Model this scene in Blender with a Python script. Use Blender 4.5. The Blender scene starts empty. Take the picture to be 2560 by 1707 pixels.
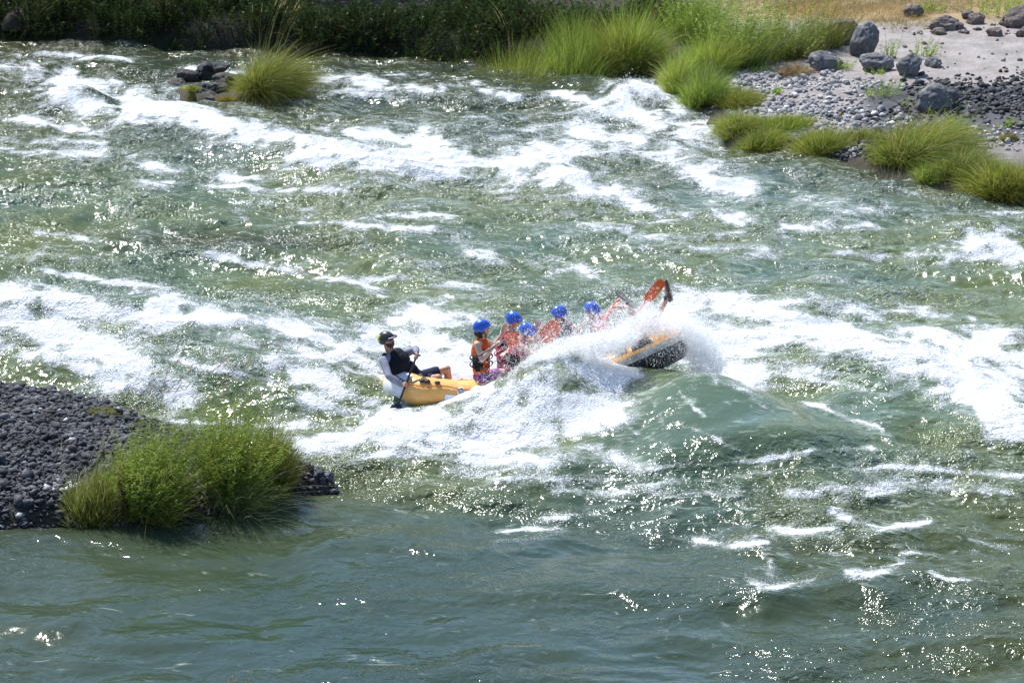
import bpy, math, random
import numpy as np
from mathutils import Vector, Matrix, noise as mnoise
sc = bpy.context.scene
COL = sc.collection
R = math.radians
rng = np.random.default_rng(7)
random.seed(7)

# ------------------------------------------------------------------ camera
H, PITCH, FPX = 14.0, R(18.0), 7111.0
CP, SP = math.cos(PITCH), math.sin(PITCH)

def ray(u, v):
    """direction of the view ray through photo pixel (2560 wide)"""
    a, b = (u-1280.0)/FPX, (v-853.5)/FPX
    return np.array([a, CP - b*SP, -SP - b*CP])

def P(u, v, Y):
    d = ray(u, v); t = Y/d[1]
    return Vector((d[0]*t, Y, H + d[2]*t))

def G(u, v, z=0.0):
    d = ray(u, v); t = (z-H)/d[2]
    return (d[0]*t, d[1]*t)

def proj(x, y, z):
    zz = z-H
    f = y*CP - zz*SP
    up = y*SP + zz*CP
    return 1280 + FPX*x/f, 853.5 - FPX*up/f

cam = bpy.data.objects.new("camera", bpy.data.cameras.new("camera"))
COL.objects.link(cam)
cam.data.lens = 100; cam.data.sensor_width = 36
cam.data.clip_end = 3000; cam.data.clip_start = 0.5
cam.location = (0, 0, H)
cam.rotation_euler = (math.pi/2-PITCH, 0, 0)
sc.camera = cam

# ------------------------------------------------------------------ light
SUN_EL, SUN_AZ = R(55), R(-35)          # azimuth measured from +Y towards +X
sd = Vector((math.sin(SUN_AZ)*math.cos(SUN_EL), math.cos(SUN_AZ)*math.cos(SUN_EL), math.sin(SUN_EL)))
w = bpy.data.worlds.new("World"); sc.world = w; w.use_nodes = True
nt = w.node_tree
sky = nt.nodes.new("ShaderNodeTexSky"); sky.sky_type = 'NISHITA'; sky.sun_disc = False
sky.sun_elevation = SUN_EL; sky.sun_rotation = SUN_AZ
sky.air_density = 1.0; sky.dust_density = 0.3; sky.ozone_density = 3.0
bg = nt.nodes["Background"]; bg.inputs[1].default_value = 0.15
nt.links.new(sky.outputs[0], bg.inputs[0])
sun = bpy.data.objects.new("sun", bpy.data.lights.new("sun", 'SUN')); COL.objects.link(sun)
sun.data.energy = 4.6; sun.data.angle = R(0.53); sun.data.color = (1.0, 0.975, 0.935)
sun.rotation_euler = sd.to_track_quat('Z', 'Y').to_euler()
sc.view_settings.view_transform = 'Standard'; sc.view_settings.look = 'None'
sc.view_settings.exposure = 0.5; sc.view_settings.gamma = 1.0
sc.cycles.max_bounces = 20; sc.cycles.diffuse_bounces = 16; sc.cycles.glossy_bounces = 3
sc.cycles.transmission_bounces = 6; sc.cycles.transparent_max_bounces = 8

# ------------------------------------------------------------------ numpy noise
_perm = np.random.default_rng(3).permutation(256); _perm = np.concatenate([_perm, _perm, _perm])
_ga = np.random.default_rng(5).uniform(0, 2*math.pi, 256); _gx, _gy = np.cos(_ga), np.sin(_ga)
def perlin(x, y, seed=0):
    x = x + seed*17.37; y = y + seed*9.71
    xi = np.floor(x).astype(np.int64); yi = np.floor(y).astype(np.int64)
    xf, yf = x-xi, y-yi
    xi &= 255; yi &= 255
    def g(ix, iy, fx, fy):
        h = _perm[_perm[ix & 255]+(iy & 255)]
        return _gx[h]*fx + _gy[h]*fy
    u = xf*xf*xf*(xf*(xf*6-15)+10); v = yf*yf*yf*(yf*(yf*6-15)+10)
    a = g(xi, yi, xf, yf); b = g(xi+1, yi, xf-1, yf)
    c = g(xi, yi+1, xf, yf-1); d = g(xi+1, yi+1, xf-1, yf-1)
    return (a+(b-a)*u) + ((c+(d-c)*u) - (a+(b-a)*u))*v
def fbm(x, y, o=4, seed=0):
    s = 0; a = 1.0
    for i in range(o):
        s = s + a*perlin(x*2**i, y*2**i, seed+i*3); a *= .5
    return s
def sstep(a, b, x):
    t = np.clip((x-a)/(b-a), 0, 1); return t*t*(3-2*t)
def seg_dist(X, Y, pts, vals=None):
    """distance to a polyline; optional interpolated values at the nearest point"""
    best = np.full(X.shape, 1e9); bv = None if vals is None else np.zeros(X.shape)
    side = np.zeros(X.shape)
    for i in range(len(pts)-1):
        ax, ay = pts[i]; bx, by = pts[i+1]
        dx, dy = bx-ax, by-ay; L = dx*dx+dy*dy+1e-12
        t = np.clip(((X-ax)*dx+(Y-ay)*dy)/L, 0, 1)
        d = np.hypot(X-ax-t*dx, Y-ay-t*dy)
        m = d < best
        best = np.where(m, d, best)
        side = np.where(m, (dx*(Y-ay)-dy*(X-ax))/np.sqrt(L)/(d+1e-6), side)
        if vals is not None: bv = np.where(m, vals[i]+t*(vals[i+1]-vals[i]), bv)
    return best, side, bv
def poly_sd(X, Y, pts):
    """signed distance, positive inside"""
    ins = np.zeros(X.shape, bool); n = len(pts)
    for i in range(n):
        x1, y1 = pts[i]; x2, y2 = pts[(i+1) % n]
        c = ((y1 > Y) != (y2 > Y)) & (X < (x2-x1)*(Y-y1)/((y2-y1) if y2 != y1 else 1e-9)+x1)
        ins ^= c
    d, _, _ = seg_dist(X, Y, list(pts)+[pts[0]])
    return np.where(ins, d, -d)

# ------------------------------------------------------------------ materials
class NB:
    """small node-builder"""
    def __init__(s, name):
        s.m = bpy.data.materials.new(name); s.m.use_nodes = True
        s.t = s.m.node_tree; s.b = s.t.nodes["Principled BSDF"]; s.out = s.t.nodes["Material Output"]
    def n(s, typ, **kw):
        nd = s.t.nodes.new(typ)
        for k, v in kw.items():
            if k.startswith("i_"):
                key = k[2:]; key = int(key) if key.isdigit() else key.replace("_", " ")
                s.set(nd.inputs[key], v)
            else: setattr(nd, k, v)
        return nd
    def set(s, sock, v):
        if isinstance(v, bpy.types.NodeSocket): s.t.links.new(v, sock)
        else: sock.default_value = v
    def math(s, op, a, b=0.0, c=None, clamp=False):
        nd = s.n("ShaderNodeMath", operation=op, use_clamp=clamp)
        s.set(nd.inputs[0], a); s.set(nd.inputs[1], b)
        if c is not None: s.set(nd.inputs[2], c)
        return nd.outputs[0]
    def rng(s, v, a, b, c=0.0, d=1.0, smooth=True):
        nd = s.n("ShaderNodeMapRange", interpolation_type='SMOOTHSTEP' if smooth else 'LINEAR')
        for i, q in enumerate((v, a, b, c, d)): s.set(nd.inputs[i], q)
        return nd.outputs[0]
    def mix(s, f, a, b, blend='MIX'):
        nd = s.n("ShaderNodeMix", data_type='RGBA', blend_type=blend)
        s.set(nd.inputs[0], f); s.set(nd.inputs[6], a); s.set(nd.inputs[7], b)
        return nd.outputs[2]
    def noise(s, scale, detail=3, rough=.5, dist=0.0, vec=None):
        nd = s.n("ShaderNodeTexNoise"); nd.inputs["Scale"].default_value = scale
        nd.inputs["Detail"].default_value = detail; nd.inputs["Roughness"].default_value = rough
        nd.inputs["Distortion"].default_value = dist
        s.set(nd.inputs["Vector"], vec if vec is not None else s.pos())
        return nd.outputs[0]
    def pos(s):
        if not hasattr(s, "_p"): s._p = s.n("ShaderNodeTexCoord").outputs["Object"]
        return s._p
    def attr(s, name, out="Fac"):
        return s.n("ShaderNodeAttribute", attribute_name=name).outputs[out]
    def bump(s, h, strength=.5, dist=.02, normal=None):
        nd = s.n("ShaderNodeBump"); nd.inputs["Strength"].default_value = strength
        nd.inputs["Distance"].default_value = dist; s.set(nd.inputs["Height"], h)
        if normal is not None: s.set(nd.inputs["Normal"], normal)
        return nd.outputs[0]
def rgba(c): return (c[0], c[1], c[2], 1.0)

def simple(name, c, rough=.6, var=.12, scale=8, bump=0.0, spec=.5, c2=None, bscale=None):
    k = NB(name)
    n = k.noise(scale, 4, .6)
    lo = rgba([x*(1-var) for x in c]); hi = rgba([min(1, x*(1+var)) for x in (c2 or c)])
    k.set(k.b.inputs["Base Color"], k.mix(k.rng(n, .35, .65), lo, hi))
    k.b.inputs["Roughness"].default_value = rough
    k.b.inputs["Specular IOR Level"].default_value = spec
    if bump: k.set(k.b.inputs["Normal"], k.bump(k.noise(bscale or scale*3, 5, .6), bump, .02))
    return k.m

# ------------------------------------------------------------------ objects
def tag(o, label=None, cat=None, group=None, kind=None):
    if label: o["label"] = label
    if cat: o["category"] = cat
    if group: o["group"] = group
    if kind: o["kind"] = kind
    return o
def mk(name, verts, faces, mat=None, parent=None, smooth=True):
    me = bpy.data.meshes.new(name)
    verts = np.asarray(verts, dtype=np.float32)
    if isinstance(faces, np.ndarray):
        nf, k = faces.shape
        me.vertices.add(len(verts)); me.vertices.foreach_set("co", verts.ravel())
        me.loops.add(nf*k); me.loops.foreach_set("vertex_index", faces.ravel().astype(np.int32))
        me.polygons.add(nf)
        me.polygons.foreach_set("loop_start", np.arange(0, nf*k, k, dtype=np.int32))
        me.update(calc_edges=True)
    else:
        me.from_pydata([tuple(map(float, v)) for v in verts], [], faces)
    if smooth: me.polygons.foreach_set("use_smooth", np.ones(len(me.polygons), bool))
    o = bpy.data.objects.new(name, me); COL.objects.link(o)
    if mat: me.materials.append(mat)
    if parent is not None: o.parent = parent
    me.update()
    return o
def empty(name, loc=(0, 0, 0)):
    o = bpy.data.objects.new(name, None); o.location = loc; COL.objects.link(o)
    o.empty_display_size = .2
    return o
def vattr(o, name, arr):
    a = o.data.attributes.new(name, 'FLOAT', 'POINT'); a.data.foreach_set("value", np.asarray(arr, np.float32).ravel())
def cattr(o, name, arr):
    a = o.data.attributes.new(name, 'FLOAT_COLOR', 'POINT')
    arr = np.asarray(arr, np.float32)
    arr = np.concatenate([arr, np.ones((len(arr), 1), np.float32)], 1)
    a.data.foreach_set("color", arr.ravel())
def gridfaces(nr, nc):
    i = np.arange((nr-1)*(nc-1)); r, c = i//(nc-1), i % (nc-1)
    a = r*nc+c
    return np.stack([a, a+1, a+nc+1, a+nc], 1)
# ------------------------------------------------------------------ terrain
far_px = [(0,90),(120,106),(330,116),(600,122),(800,136),(1000,146),(1220,158),(1400,170),(1560,172),(1652,178),
          (1664,236),(1722,268),(1775,305),(1800,338),(1880,366),(1990,388),(2080,404),(2190,430),(2290,462),(2400,480),(2560,490),(2900,520)]
FARP = [(-60, 74)] + [G(*p) for p in far_px] + [(30, 50), (60, 40), (400, 40), (400, 900), (-400, 900), (-400, 74)]
BARP = [G(u, v, .12) for u, v in [(0,1305),(110,1290),(200,1284),(330,1286),(430,1276),(560,1262),(640,1236),(740,1210),(810,1192),(800,1178),(700,1160)]] \
       + [G(u, v, 0) for u, v in [(560,1140),(420,1095),(300,1050),(200,1020),(60,1000)]] + [(-12, 41.5), (-16, 41), (-16, 34), (-9, 34.6)]
ISLP = [G(u, v, 0) for u, v in [(415,232),(470,252),(560,262),(680,262),(740,240),(700,205),(560,190),(440,200)]]

def terrain_parts(x, y):
    x = np.asarray(x, float); y = np.asarray(y, float)
    wob = .18*fbm(x*.9, y*.9, 3, 11)
    dF = poly_sd(x, y, FARP) + wob
    dB = poly_sd(x, y, BARP) + wob*.5
    dI = poly_sd(x, y, ISLP) + wob*.3
    return dF, dB, dI
def terrain_h(x, y):
    x = np.asarray(x, float); y = np.asarray(y, float)
    dF, dB, dI = terrain_parts(x, y)
    bed = -.9
    right = sstep(.5, 3.5, x)
    # far bank: steep on the left, low beach on the right
    zl = -.9 + sstep(-.8, .3, dF)*1.45 + np.clip(dF-.3, 0, 25)*.22
    zr = -.9 + sstep(-1.6, .35, dF)*1.08 + sstep(.3, 1.6, dF)*.16 + np.clip(dF-1.5, 0, 60)*.035
    zf = zl*(1-right)+zr*right + .05*fbm(x*1.3, y*1.3, 4, 2)*(dF > -1)
    # hillside far behind
    d2 = np.clip(y-84+x*.12, 0, 130)
    zf = zf*(y < 200) + np.minimum(zf, 6)*(y >= 200) + .16*d2*(1+.25*fbm(x*.02, y*.02, 3, 5)) * (d2 > 0)
    zb = -.9 + sstep(-1.1, .45, dB)*1.25 + sstep(.3, 2.6, dB)*.12 + .04*fbm(x*2, y*2, 3, 8)
    zi = -.9 + sstep(-.9, .3, dI)*1.02 + .08*fbm(x*3, y*3, 3, 9)
    z = np.maximum(np.maximum(np.maximum(zf, zb), zi), bed)
    # near bank under the camera
    zn = -.9 + np.clip(17.5-y, 0, 16.5)*.8
    z = np.maximum(z, np.minimum(zn, 12.2))
    return z
def th(x, y): return float(terrain_h(np.array([x]), np.array([y]))[0])
def GT(u, v, extra=0.0):
    z = 0.3
    for _ in range(25):
        x, y = G(u, v, z+extra); z = .5*z+.5*th(x, y)
    return Vector((x, y, z))

def trapgrid(v0, v1, nrows, ncols, spread, near_rows, far_rows, side):
    vs = np.linspace(v0, v1, nrows)
    a = (vs-853.5)/FPX
    ys = H*(CP-a*SP)/(SP+a*CP)          # ground y for each image row
    ys = np.sort(ys)
    ys = np.concatenate([near_rows, ys, far_rows]); ys = np.unique(ys)
    half = 1280/FPX*(ys*CP+H*SP)*spread
    s = np.linspace(-1, 1, ncols)
    X = s[None, :]*half[:, None]
    ex = np.array(side)
    L = -(half[:, None] + ex[::-1][None, :]); Rr = half[:, None] + ex[None, :]
    X = np.concatenate([L, X, Rr], 1)
    Y = np.repeat(ys[:, None], X.shape[1], 1)
    return X, Y

X, Y = trapgrid(-40, 1760, 420, 420, 1.06, np.concatenate([[-60, -20], np.arange(0, 27, 1.0)]), np.concatenate([np.arange(72.5, 100, 1.5), np.arange(104, 260, 8), [300, 400, 600, 900]]),
                [.5, 1.5, 3, 5, 8, 12, 20, 40, 80, 160, 320])
Z = terrain_h(X, Y)
ground = mk("ground", np.stack([X, Y, Z], -1).reshape(-1, 3), gridfaces(*X.shape))
tag(ground, kind="structure")
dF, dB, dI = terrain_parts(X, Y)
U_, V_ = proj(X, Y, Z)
def mixc(a, b, t): return a*(1-t[..., None]) + np.array(b)*t[..., None]
c = np.zeros(X.shape+(3,)) + np.array([.055, .05, .03])                       # wet bed / soil
sand = sstep(1750, 1850, U_)*sstep(.2, .9, dF)*sstep(40, 60, Y)
c = mixc(c, [.31, .28, .265], sand)
dry = sstep(72, 40, V_)*sstep(1700, 1900, U_)*sstep(.2, .9, dF)
c = mixc(c, [.34, .25, .13], dry)
darkgr = sstep(2120, 2190, U_+40*perlin(X*2, Y*2, 4))*sstep(205, 225, V_+12*perlin(X*3, Y*3, 6))*sstep(372, 330, V_)
c = mixc(c, [.07, .07, .078], darkgr*sand)
c = mixc(c, [.05, .05, .058], sstep(0, .3, dB)*(Y < 50))
c = mixc(c, [.016, .014, .009], sstep(1250, 1000, U_)*(Y > 58)*sstep(-.4, .1, dF))  # dark soil of the left bank, painted darker for the shade there
c = mixc(c, [.16, .15, .07], sstep(95, 120, Y))
c = mixc(c, [.035, .035, .02], sstep(30, 15, Y))
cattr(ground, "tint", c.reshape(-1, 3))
k = NB("ground_soil_and_sand")
col = k.attr("tint", "Color")
n1 = k.noise(1.6, 5, .6); n2 = k.noise(14, 4, .6)
col = k.mix(1.0, col, k.mix(k.rng(n1, .3, .7), (.78, .77, .75, 1), (1.12, 1.12, 1.12, 1)), 'MULTIPLY')
col = k.mix(1.0, col, k.mix(k.rng(n2, .3, .7), (.85, .84, .82, 1), (1.1, 1.1, 1.1, 1)), 'MULTIPLY')
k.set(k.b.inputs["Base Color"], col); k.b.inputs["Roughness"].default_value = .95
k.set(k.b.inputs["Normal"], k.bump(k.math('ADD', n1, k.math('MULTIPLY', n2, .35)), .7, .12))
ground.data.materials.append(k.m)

# ------------------------------------------------------------------ water
# foam streaks of the rapid: (points, half-width, strength) mapped on to the river plane
FOAM = [
 ([(0,165),(150,200),(300,215)],16,.45), ([(100,128),(200,142),(330,150)],9,.5), ([(0,128),(90,165)],10,.45),
 ([(160,205),(190,240),(215,260)],24,1.0), ([(190,250),(270,270),(330,300)],10,.6),
 ([(330,245),(400,270),(520,300),(600,328),(700,345),(800,362),(900,390),(970,398),(1060,385)],19,1.0),
 ([(345,262),(420,285)],24,.7),([(560,335),(700,380),(860,400)],16,.7),
 ([(1040,345),(1080,365),(1130,392)],18,.95), ([(1110,400),(1250,412),(1350,388),(1440,378)],16,.92), ([(1365,445),(1400,425),(1440,445),(1510,470)],15,1.0),
 ([(880,330),(1000,350),(1060,370)],12,.8),([(900,405),(1100,430),(1300,440)],18,.5),
 ([(255,220),(330,225),(400,250)],16,.55), ([(560,178),(590,186)],12,.9), ([(480,170),(540,178)],7,.6),
 ([(745,212),(820,200),(880,192),(950,205)],13,.98), ([(950,215),(1080,222),(1180,213),(1290,248)],11,.75), ([(745,225),(900,235),(1000,240)],8,.6),
 ([(1390,235),(1450,245),(1500,262)],9,.85), ([(1530,262),(1555,232),(1600,218),(1640,235),(1670,262)],19,1.0), ([(1500,270),(1600,290),(1790,345)],20,.5),
 ([(40,298),(90,300),(160,320),(260,335)],8,.85), ([(0,375),(150,380),(320,388)],11,.65), ([(0,350),(250,358)],10,.45), ([(380,410),(500,440),(640,448)],9,.6),
 ([(500,462),(620,468),(720,474),(860,474)],6,.75), ([(620,505),(780,520)],5,.4), ([(340,455),(420,460)],6,.5),
 ([(1450,330),(1580,352),(1700,400),(1760,440),(1850,470)],24,.45), ([(1560,500),(1650,540),(1760,520),(1860,560)],12,.55), ([(1800,510),(1900,560),(2050,575),(2180,560)],9,.5),
 ([(940,540),(1020,538),(1110,540)],6,.75), ([(740,555),(900,565),(1080,570)],5,.5), ([(1140,470),(1300,480)],6,.4),
 ([(2420,610),(2450,585),(2500,600),(2545,640)],20,.95), ([(2380,640),(2460,640),(2560,650)],10,.6), ([(2440,565),(2510,575)],8,.6),
 ([(1960,630),(2200,640),(2400,632)],7,.4), ([(1700,620),(1900,625)],7,.4), ([(1150,620),(1250,650),(1500,690)],12,.4), ([(1400,660),(1500,700),(1620,730)],12,.5),
 ([(1450,560),(1700,600),(1850,580)],8,.35),([(2000,500),(2300,540),(2560,530)],12,.35),
 ([(90,580),(160,588),(225,605)],6,.75), ([(530,640),(650,662),(760,682)],7,.85), ([(800,692),(880,705),(960,735)],7,.7), ([(90,670),(200,690),(300,708),(400,715)],7,.75),
 ([(0,640),(200,640),(260,650)],8,.35), ([(900,700),(1050,690),(1200,720)],10,.35),
 ([(0,735),(100,728),(180,758),(300,782),(400,790)],20,.95), ([(390,770),(450,790),(600,800),(700,812),(780,830),(870,862)],17,1.0),
 ([(0,790),(100,825),(250,870)],32,.68), ([(425,742),(465,752)],9,.95), ([(0,860),(150,900),(260,930)],24,.55),
 ([(200,880),(260,875),(330,905),(400,950),(430,985)],25,.92), ([(310,960),(380,965),(440,1000)],22,.98),
 ([(430,900),(560,925),(700,955),(830,955)],7,.85), ([(440,1052),(600,1060),(700,1065),(770,1062)],7,.9),
 ([(690,905),(780,945),(900,995),(1000,1040)],18,.6), ([(760,1000),(850,1025),(950,1035)],14,.55), ([(850,880),(940,920),(980,970)],18,.6), ([(600,840),(750,880),(900,930)],20,.4),
 ([(990,800),(1040,775),(1060,795)],16,.95), ([(1060,800),(1160,800)],24,.6), ([(930,850),(1050,850),(1160,862)],24,.9), ([(1050,900),(1170,905)],36,1.0),
 ([(700,1108),(800,1105),(900,1085),(1050,1062),(1250,1040),(1400,1030)],20,.97), ([(960,1045),(1150,1040),(1300,1030)],20,1.0), ([(1100,1090),(1250,1085),(1400,1075)],24,.72),
 ([(1160,1148),(1260,1145),(1370,1150)],10,.9), ([(760,1140),(1000,1130),(1150,1150)],9,.5), ([(1300,1100),(1480,1120),(1600,1170)],16,.5), ([(1280,960),(1420,1000),(1500,1030)],34,1.0),
 ([(1420,930),(1500,915)],26,.9), ([(1480,1010),(1440,1080)],26,.8), ([(1215,990),(1310,962),(1400,935),(1500,925)],46,1.1), ([(1160,1020),(1260,1000)],20,1.0), ([(1700,870),(1760,905),(1800,935)],26,1.0),
 ([(1690,800),(1750,850),(1800,900),(1850,925)],42,1.0), ([(1700,748),(1850,770),(2000,800),(2150,850),(2300,885)],22,.9), ([(1600,800),(1650,745),(1760,738),(1900,745)],8,.75),
 ([(1850,850),(2000,840),(2150,850),(2290,900)],24,.82), ([(2270,880),(2380,915),(2450,960),(2560,1060)],40,1.0), ([(2350,985),(2460,1010),(2560,1085)],26,.92), ([(2450,850),(2560,900)],30,.75), ([(2300,830),(2400,860)],20,.6),
 ([(1750,755),(2000,755),(2200,770),(2420,800)],10,.6), ([(2050,770),(2140,775),(2220,800)],12,.7),
 ([(1830,935),(1950,930),(2050,950),(2160,975),(2260,990)],8,.8), ([(1960,925),(2100,935),(2200,960)],14,.5), ([(1980,1002),(2060,1020),(2130,1045),(2210,1075)],5,.75),
 ([(1600,985),(1640,1020),(1660,1060)],3.5,.62), ([(1660,950),(1720,1000),(1760,1040)],3.5,.62), ([(1540,1030),(1600,1080),(1680,1120),(1730,1140)],5,.62), ([(1700,1060),(1780,1085),(1850,1125)],4,.66), ([(1830,960),(1880,1000),(1930,1030)],4,.6),
 ([(1620,1170),(1750,1160),(1870,1152),(2000,1132),(2170,1116)],5.5,.95), ([(1600,1212),(1760,1200),(1900,1180),(2050,1170)],6,.75), ([(2050,1170),(2300,1170),(2560,1190)],7,.6),
 ([(1400,1225),(1700,1235),(1900,1225)],8,.45), ([(2000,1230),(2250,1210),(2500,1230)],14,.45), ([(2100,1250),(2380,1200)],10,.5), ([(1100,1190),(1500,1200)],9,.4),
 ([(1235,1334),(1300,1325),(1395,1318)],6.5,.88), ([(1375,1292),(1420,1292)],6,.95), ([(1425,1362),(1480,1368)],6,.85), ([(1300,1340),(1240,1350)],4,.4),
 ([(1755,1352),(1830,1362),(1910,1358)],7,.9), ([(1870,1450),(1910,1472),(1960,1462),(2040,1448)],8,.98), ([(1930,1400),(1925,1440)],7,.8), ([(1780,1440),(1870,1455)],3,.7), ([(1900,1385),(2080,1382)],4,.6),
 ([(2120,1432),(2180,1438),(2240,1412)],8.5,.98), ([(2090,1280),(2140,1300),(2210,1318),(2320,1305)],6,.88), ([(2330,1428),(2380,1450),(2460,1450)],5,.85), ([(1920,1325),(2010,1330),(2090,1322)],7,.9),
 ([(2250,1380),(2330,1385),(2500,1370)],6,.55), ([(2420,1350),(2560,1375)],5,.7), ([(1300,1280),(1560,1290)],5,.45), ([(970,1270),(1060,1285)],5,.55), ([(930,1650),(970,1652)],5,.7), ([(480,1412),(545,1418)],3,.6), ([(560,1420),(660,1436)],2.5,.45),
 ([(380,1690),(460,1650)],5,.5), ([(870,1655),(900,1640)],5,.5), ([(1010,1688),(1050,1690)],6,.85), ([(640,1668),(700,1680)],3,.45), ([(0,1395),(60,1390)],3,.4),
]
# soft zones of broken water: (centre u,v, radius u,v, strength)
ZONES = [(700,420,900,230,.20),(1700,520,900,200,.22),(300,860,600,180,.26),(1150,760,350,130,.16),(1150,1120,420,110,.3),(2100,860,560,170,.22),(2100,1270,600,160,.2),
         (1200,290,500,80,.12),(200,240,300,120,.15),(1650,330,300,90,.16),(2150,640,450,90,.08)]
# swell crests: (points on the crest in pixels, crest heights, width towards camera, width behind)
RIDGE = [
 ([(-150,740),(0,738),(180,752),(420,762),(600,785),(760,812),(880,845),(960,890)],[.5,.6,.55,.6,.55,.5,.35,.1],1.5,.8),
 ([(100,900),(200,885),(330,905),(450,985)],[.1,.3,.3,.08],.8,.5),
 ([(430,905),(600,935),(830,960)],[.1,.22,.1],.6,.4),
 ([(430,1065),(620,1068),(780,1070)],[.08,.16,.05],.45,.3),
 ([(700,1105),(900,1085),(1150,1050),(1400,1010)],[.1,.2,.22,.3],.6,.5),
 ([(1380,975),(1480,950),(1580,922),(1680,905),(1780,925),(1860,960),(1960,1010),(2080,1060)],[.30,.58,.80,.92,.92,.82,.60,.25],1.9,1.25),
 ([(1220,1005),(1310,965),(1400,935),(1500,935)],[.12,.42,.5,.3],.75,.24),
 ([(1800,850),(1950,835),(2100,850),(2250,890),(2420,970),(2600,1060)],[.2,.35,.42,.42,.42,.3],1.3,.9),
 ([(1850,935),(2050,945),(2280,990)],[.12,.2,.1],.7,.4),
 ([(2400,640),(2460,610),(2560,650)],[.1,.3,.2],.8,.5),
 ([(330,250),(520,300),(720,345),(900,385),(1060,388)],[.15,.3,.32,.35,.15],1.3,.9),
 ([(140,230),(180,215),(220,262)],[.2,.4,.15],.9,.5),
 ([(1110,395),(1250,400),(1440,375)],[.1,.22,.1],.8,.6), ([(1360,445),(1410,425),(1510,470)],[.1,.28,.05],.7,.5),
 ([(740,215),(860,192),(960,210)],[.1,.28,.1],.9,.6), ([(960,215),(1120,212),(1290,245)],[.1,.18,.05],.8,.6),
 ([(1390,232),(1440,236),(1500,265)],[.08,.22,.05],.7,.5), ([(1530,262),(1590,215),(1680,265)],[.1,.42,.1],1.2,.6),
 ([(40,300),(120,305),(260,335)],[.08,.2,.08],.7,.4),
 ([(1600,1180),(1800,1162),(2000,1135),(2200,1114)],[.04,.12,.14,.05],.4,.3),
 ([(1230,1335),(1390,1322)],[.08,.1],.35,.3), ([(1750,1358),(1910,1362)],[.1,.1],.35,.3), ([(1840,1445),(1920,1475),(2050,1450)],[.06,.17,.08],.4,.35),
 ([(2110,1435),(2180,1440),(2250,1412)],[.08,.17,.08],.4,.3), ([(2090,1285),(2200,1320),(2340,1308)],[.06,.12,.06],.35,.3), ([(2330,1432),(2460,1455)],[.1,.08],.3,.3),
 ([(1910,1330),(2090,1326)],[.08,.08],.35,.3), ([(-30,1548),(120,1560),(200,1552),(280,1585)],[.05,.09,.1,.02],.28,.5), ([(1500,1375),(1800,1400),(2000,1395)],[.04,.1,.04],.5,.6),
 ([(1450,1430),(1700,1450),(1900,1475)],[.03,.1,.05],.6,.6), ([(200,610),(450,585),(700,600),(950,620)],[.02,.13,.12,.03],.7,1.0), ([(700,560),(900,575),(1120,600)],[.03,.1,.03],.6,.8),
]
def ridge_h(X, Y):
    out = np.zeros(X.shape)
    for pts, hs, wf, wb in RIDGE:
        wp = [G(u, v, h) for (u, v), h in zip(pts, hs)]
        xs = [p[0] for p in wp]; ys = [p[1] for p in wp]
        pad = 3.2*max(wf, wb)
        m = (X > min(xs)-pad) & (X < max(xs)+pad) & (Y > min(ys)-pad) & (Y < max(ys)+pad)
        if not m.any(): continue
        xm, ym = X[m], Y[m]
        d = np.full(xm.shape, 1e9); sw = sh_ = ss = 0
        for i in range(len(wp)-1):
            di, si, hi = seg_dist(xm, ym, wp[i:i+2], hs[i:i+2])
            wi = np.exp(-di/.3)+1e-12; sw = sw+wi; sh_ = sh_+wi*hi; ss = ss+wi*np.clip(si, -1, 1); d = np.minimum(d, di)
        hv = sh_/sw; side = ss/sw
        wv = wb+(wf-wb)*(.5-.5*side)
        t = d/wv
        prof = np.exp(-t**2*.95) - (.5-.5*side)**2*.30*np.exp(-((t-2.0)/.7)**2)
        out[m] += hv*prof
    return out
def calm(x, y, face=True):
    """0 in the still eddies, 1 in the rapid"""
    u, v = proj(x, y, 0*x)
    a = 1 - .72*sstep(1130, 1330, v+.10*(900-u))*sstep(2700, 1200, u+.5*(1600-v))
    a = a*(1-.25*sstep(1300, 1500, v))
    if not face: return a
    a = a*(1-.95*np.exp(-((u-1720)/350)**4-((v-1085-.05*(u-1720))/130)**4))
    return a
def water_h(X, Y, fine=True):
    cm = calm(X, Y)
    h = ridge_h(X, Y)
    wx = X + .35*perlin(X*.7, Y*.7, 21); wy = Y + .35*perlin(X*.7, Y*.7, 22)
    h = h + cm*.22*perlin(wx*.33, wy*.55, 1)
    h = h + (.42+.58*cm)*.17*perlin(wx*.8, wy*1.25, 2)
    n = 1-2*np.abs(perlin(wx*1.25, wy*1.9, 3)); h = h + cm*.055*n
    h = h + (.32+.68*cm)*.036*perlin(wx*2.2, wy*3.2, 4)
    if fine:
        n = 1-2.2*np.abs(perlin(wx*3.4+h*3, wy*5.0, 5)); h = h + (.12+.88*cm**2)*.017*n
        h = h + (.25+.75*cm)*.010*perlin(wx*6.5, wy*9, 6)
        h = h + (.2+.8*cm)*.0035*perlin(wx*14, wy*17, 7)
    return h
def wz(x, y): return float(water_h(np.array([x]), np.array([y]))[0])

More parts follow.
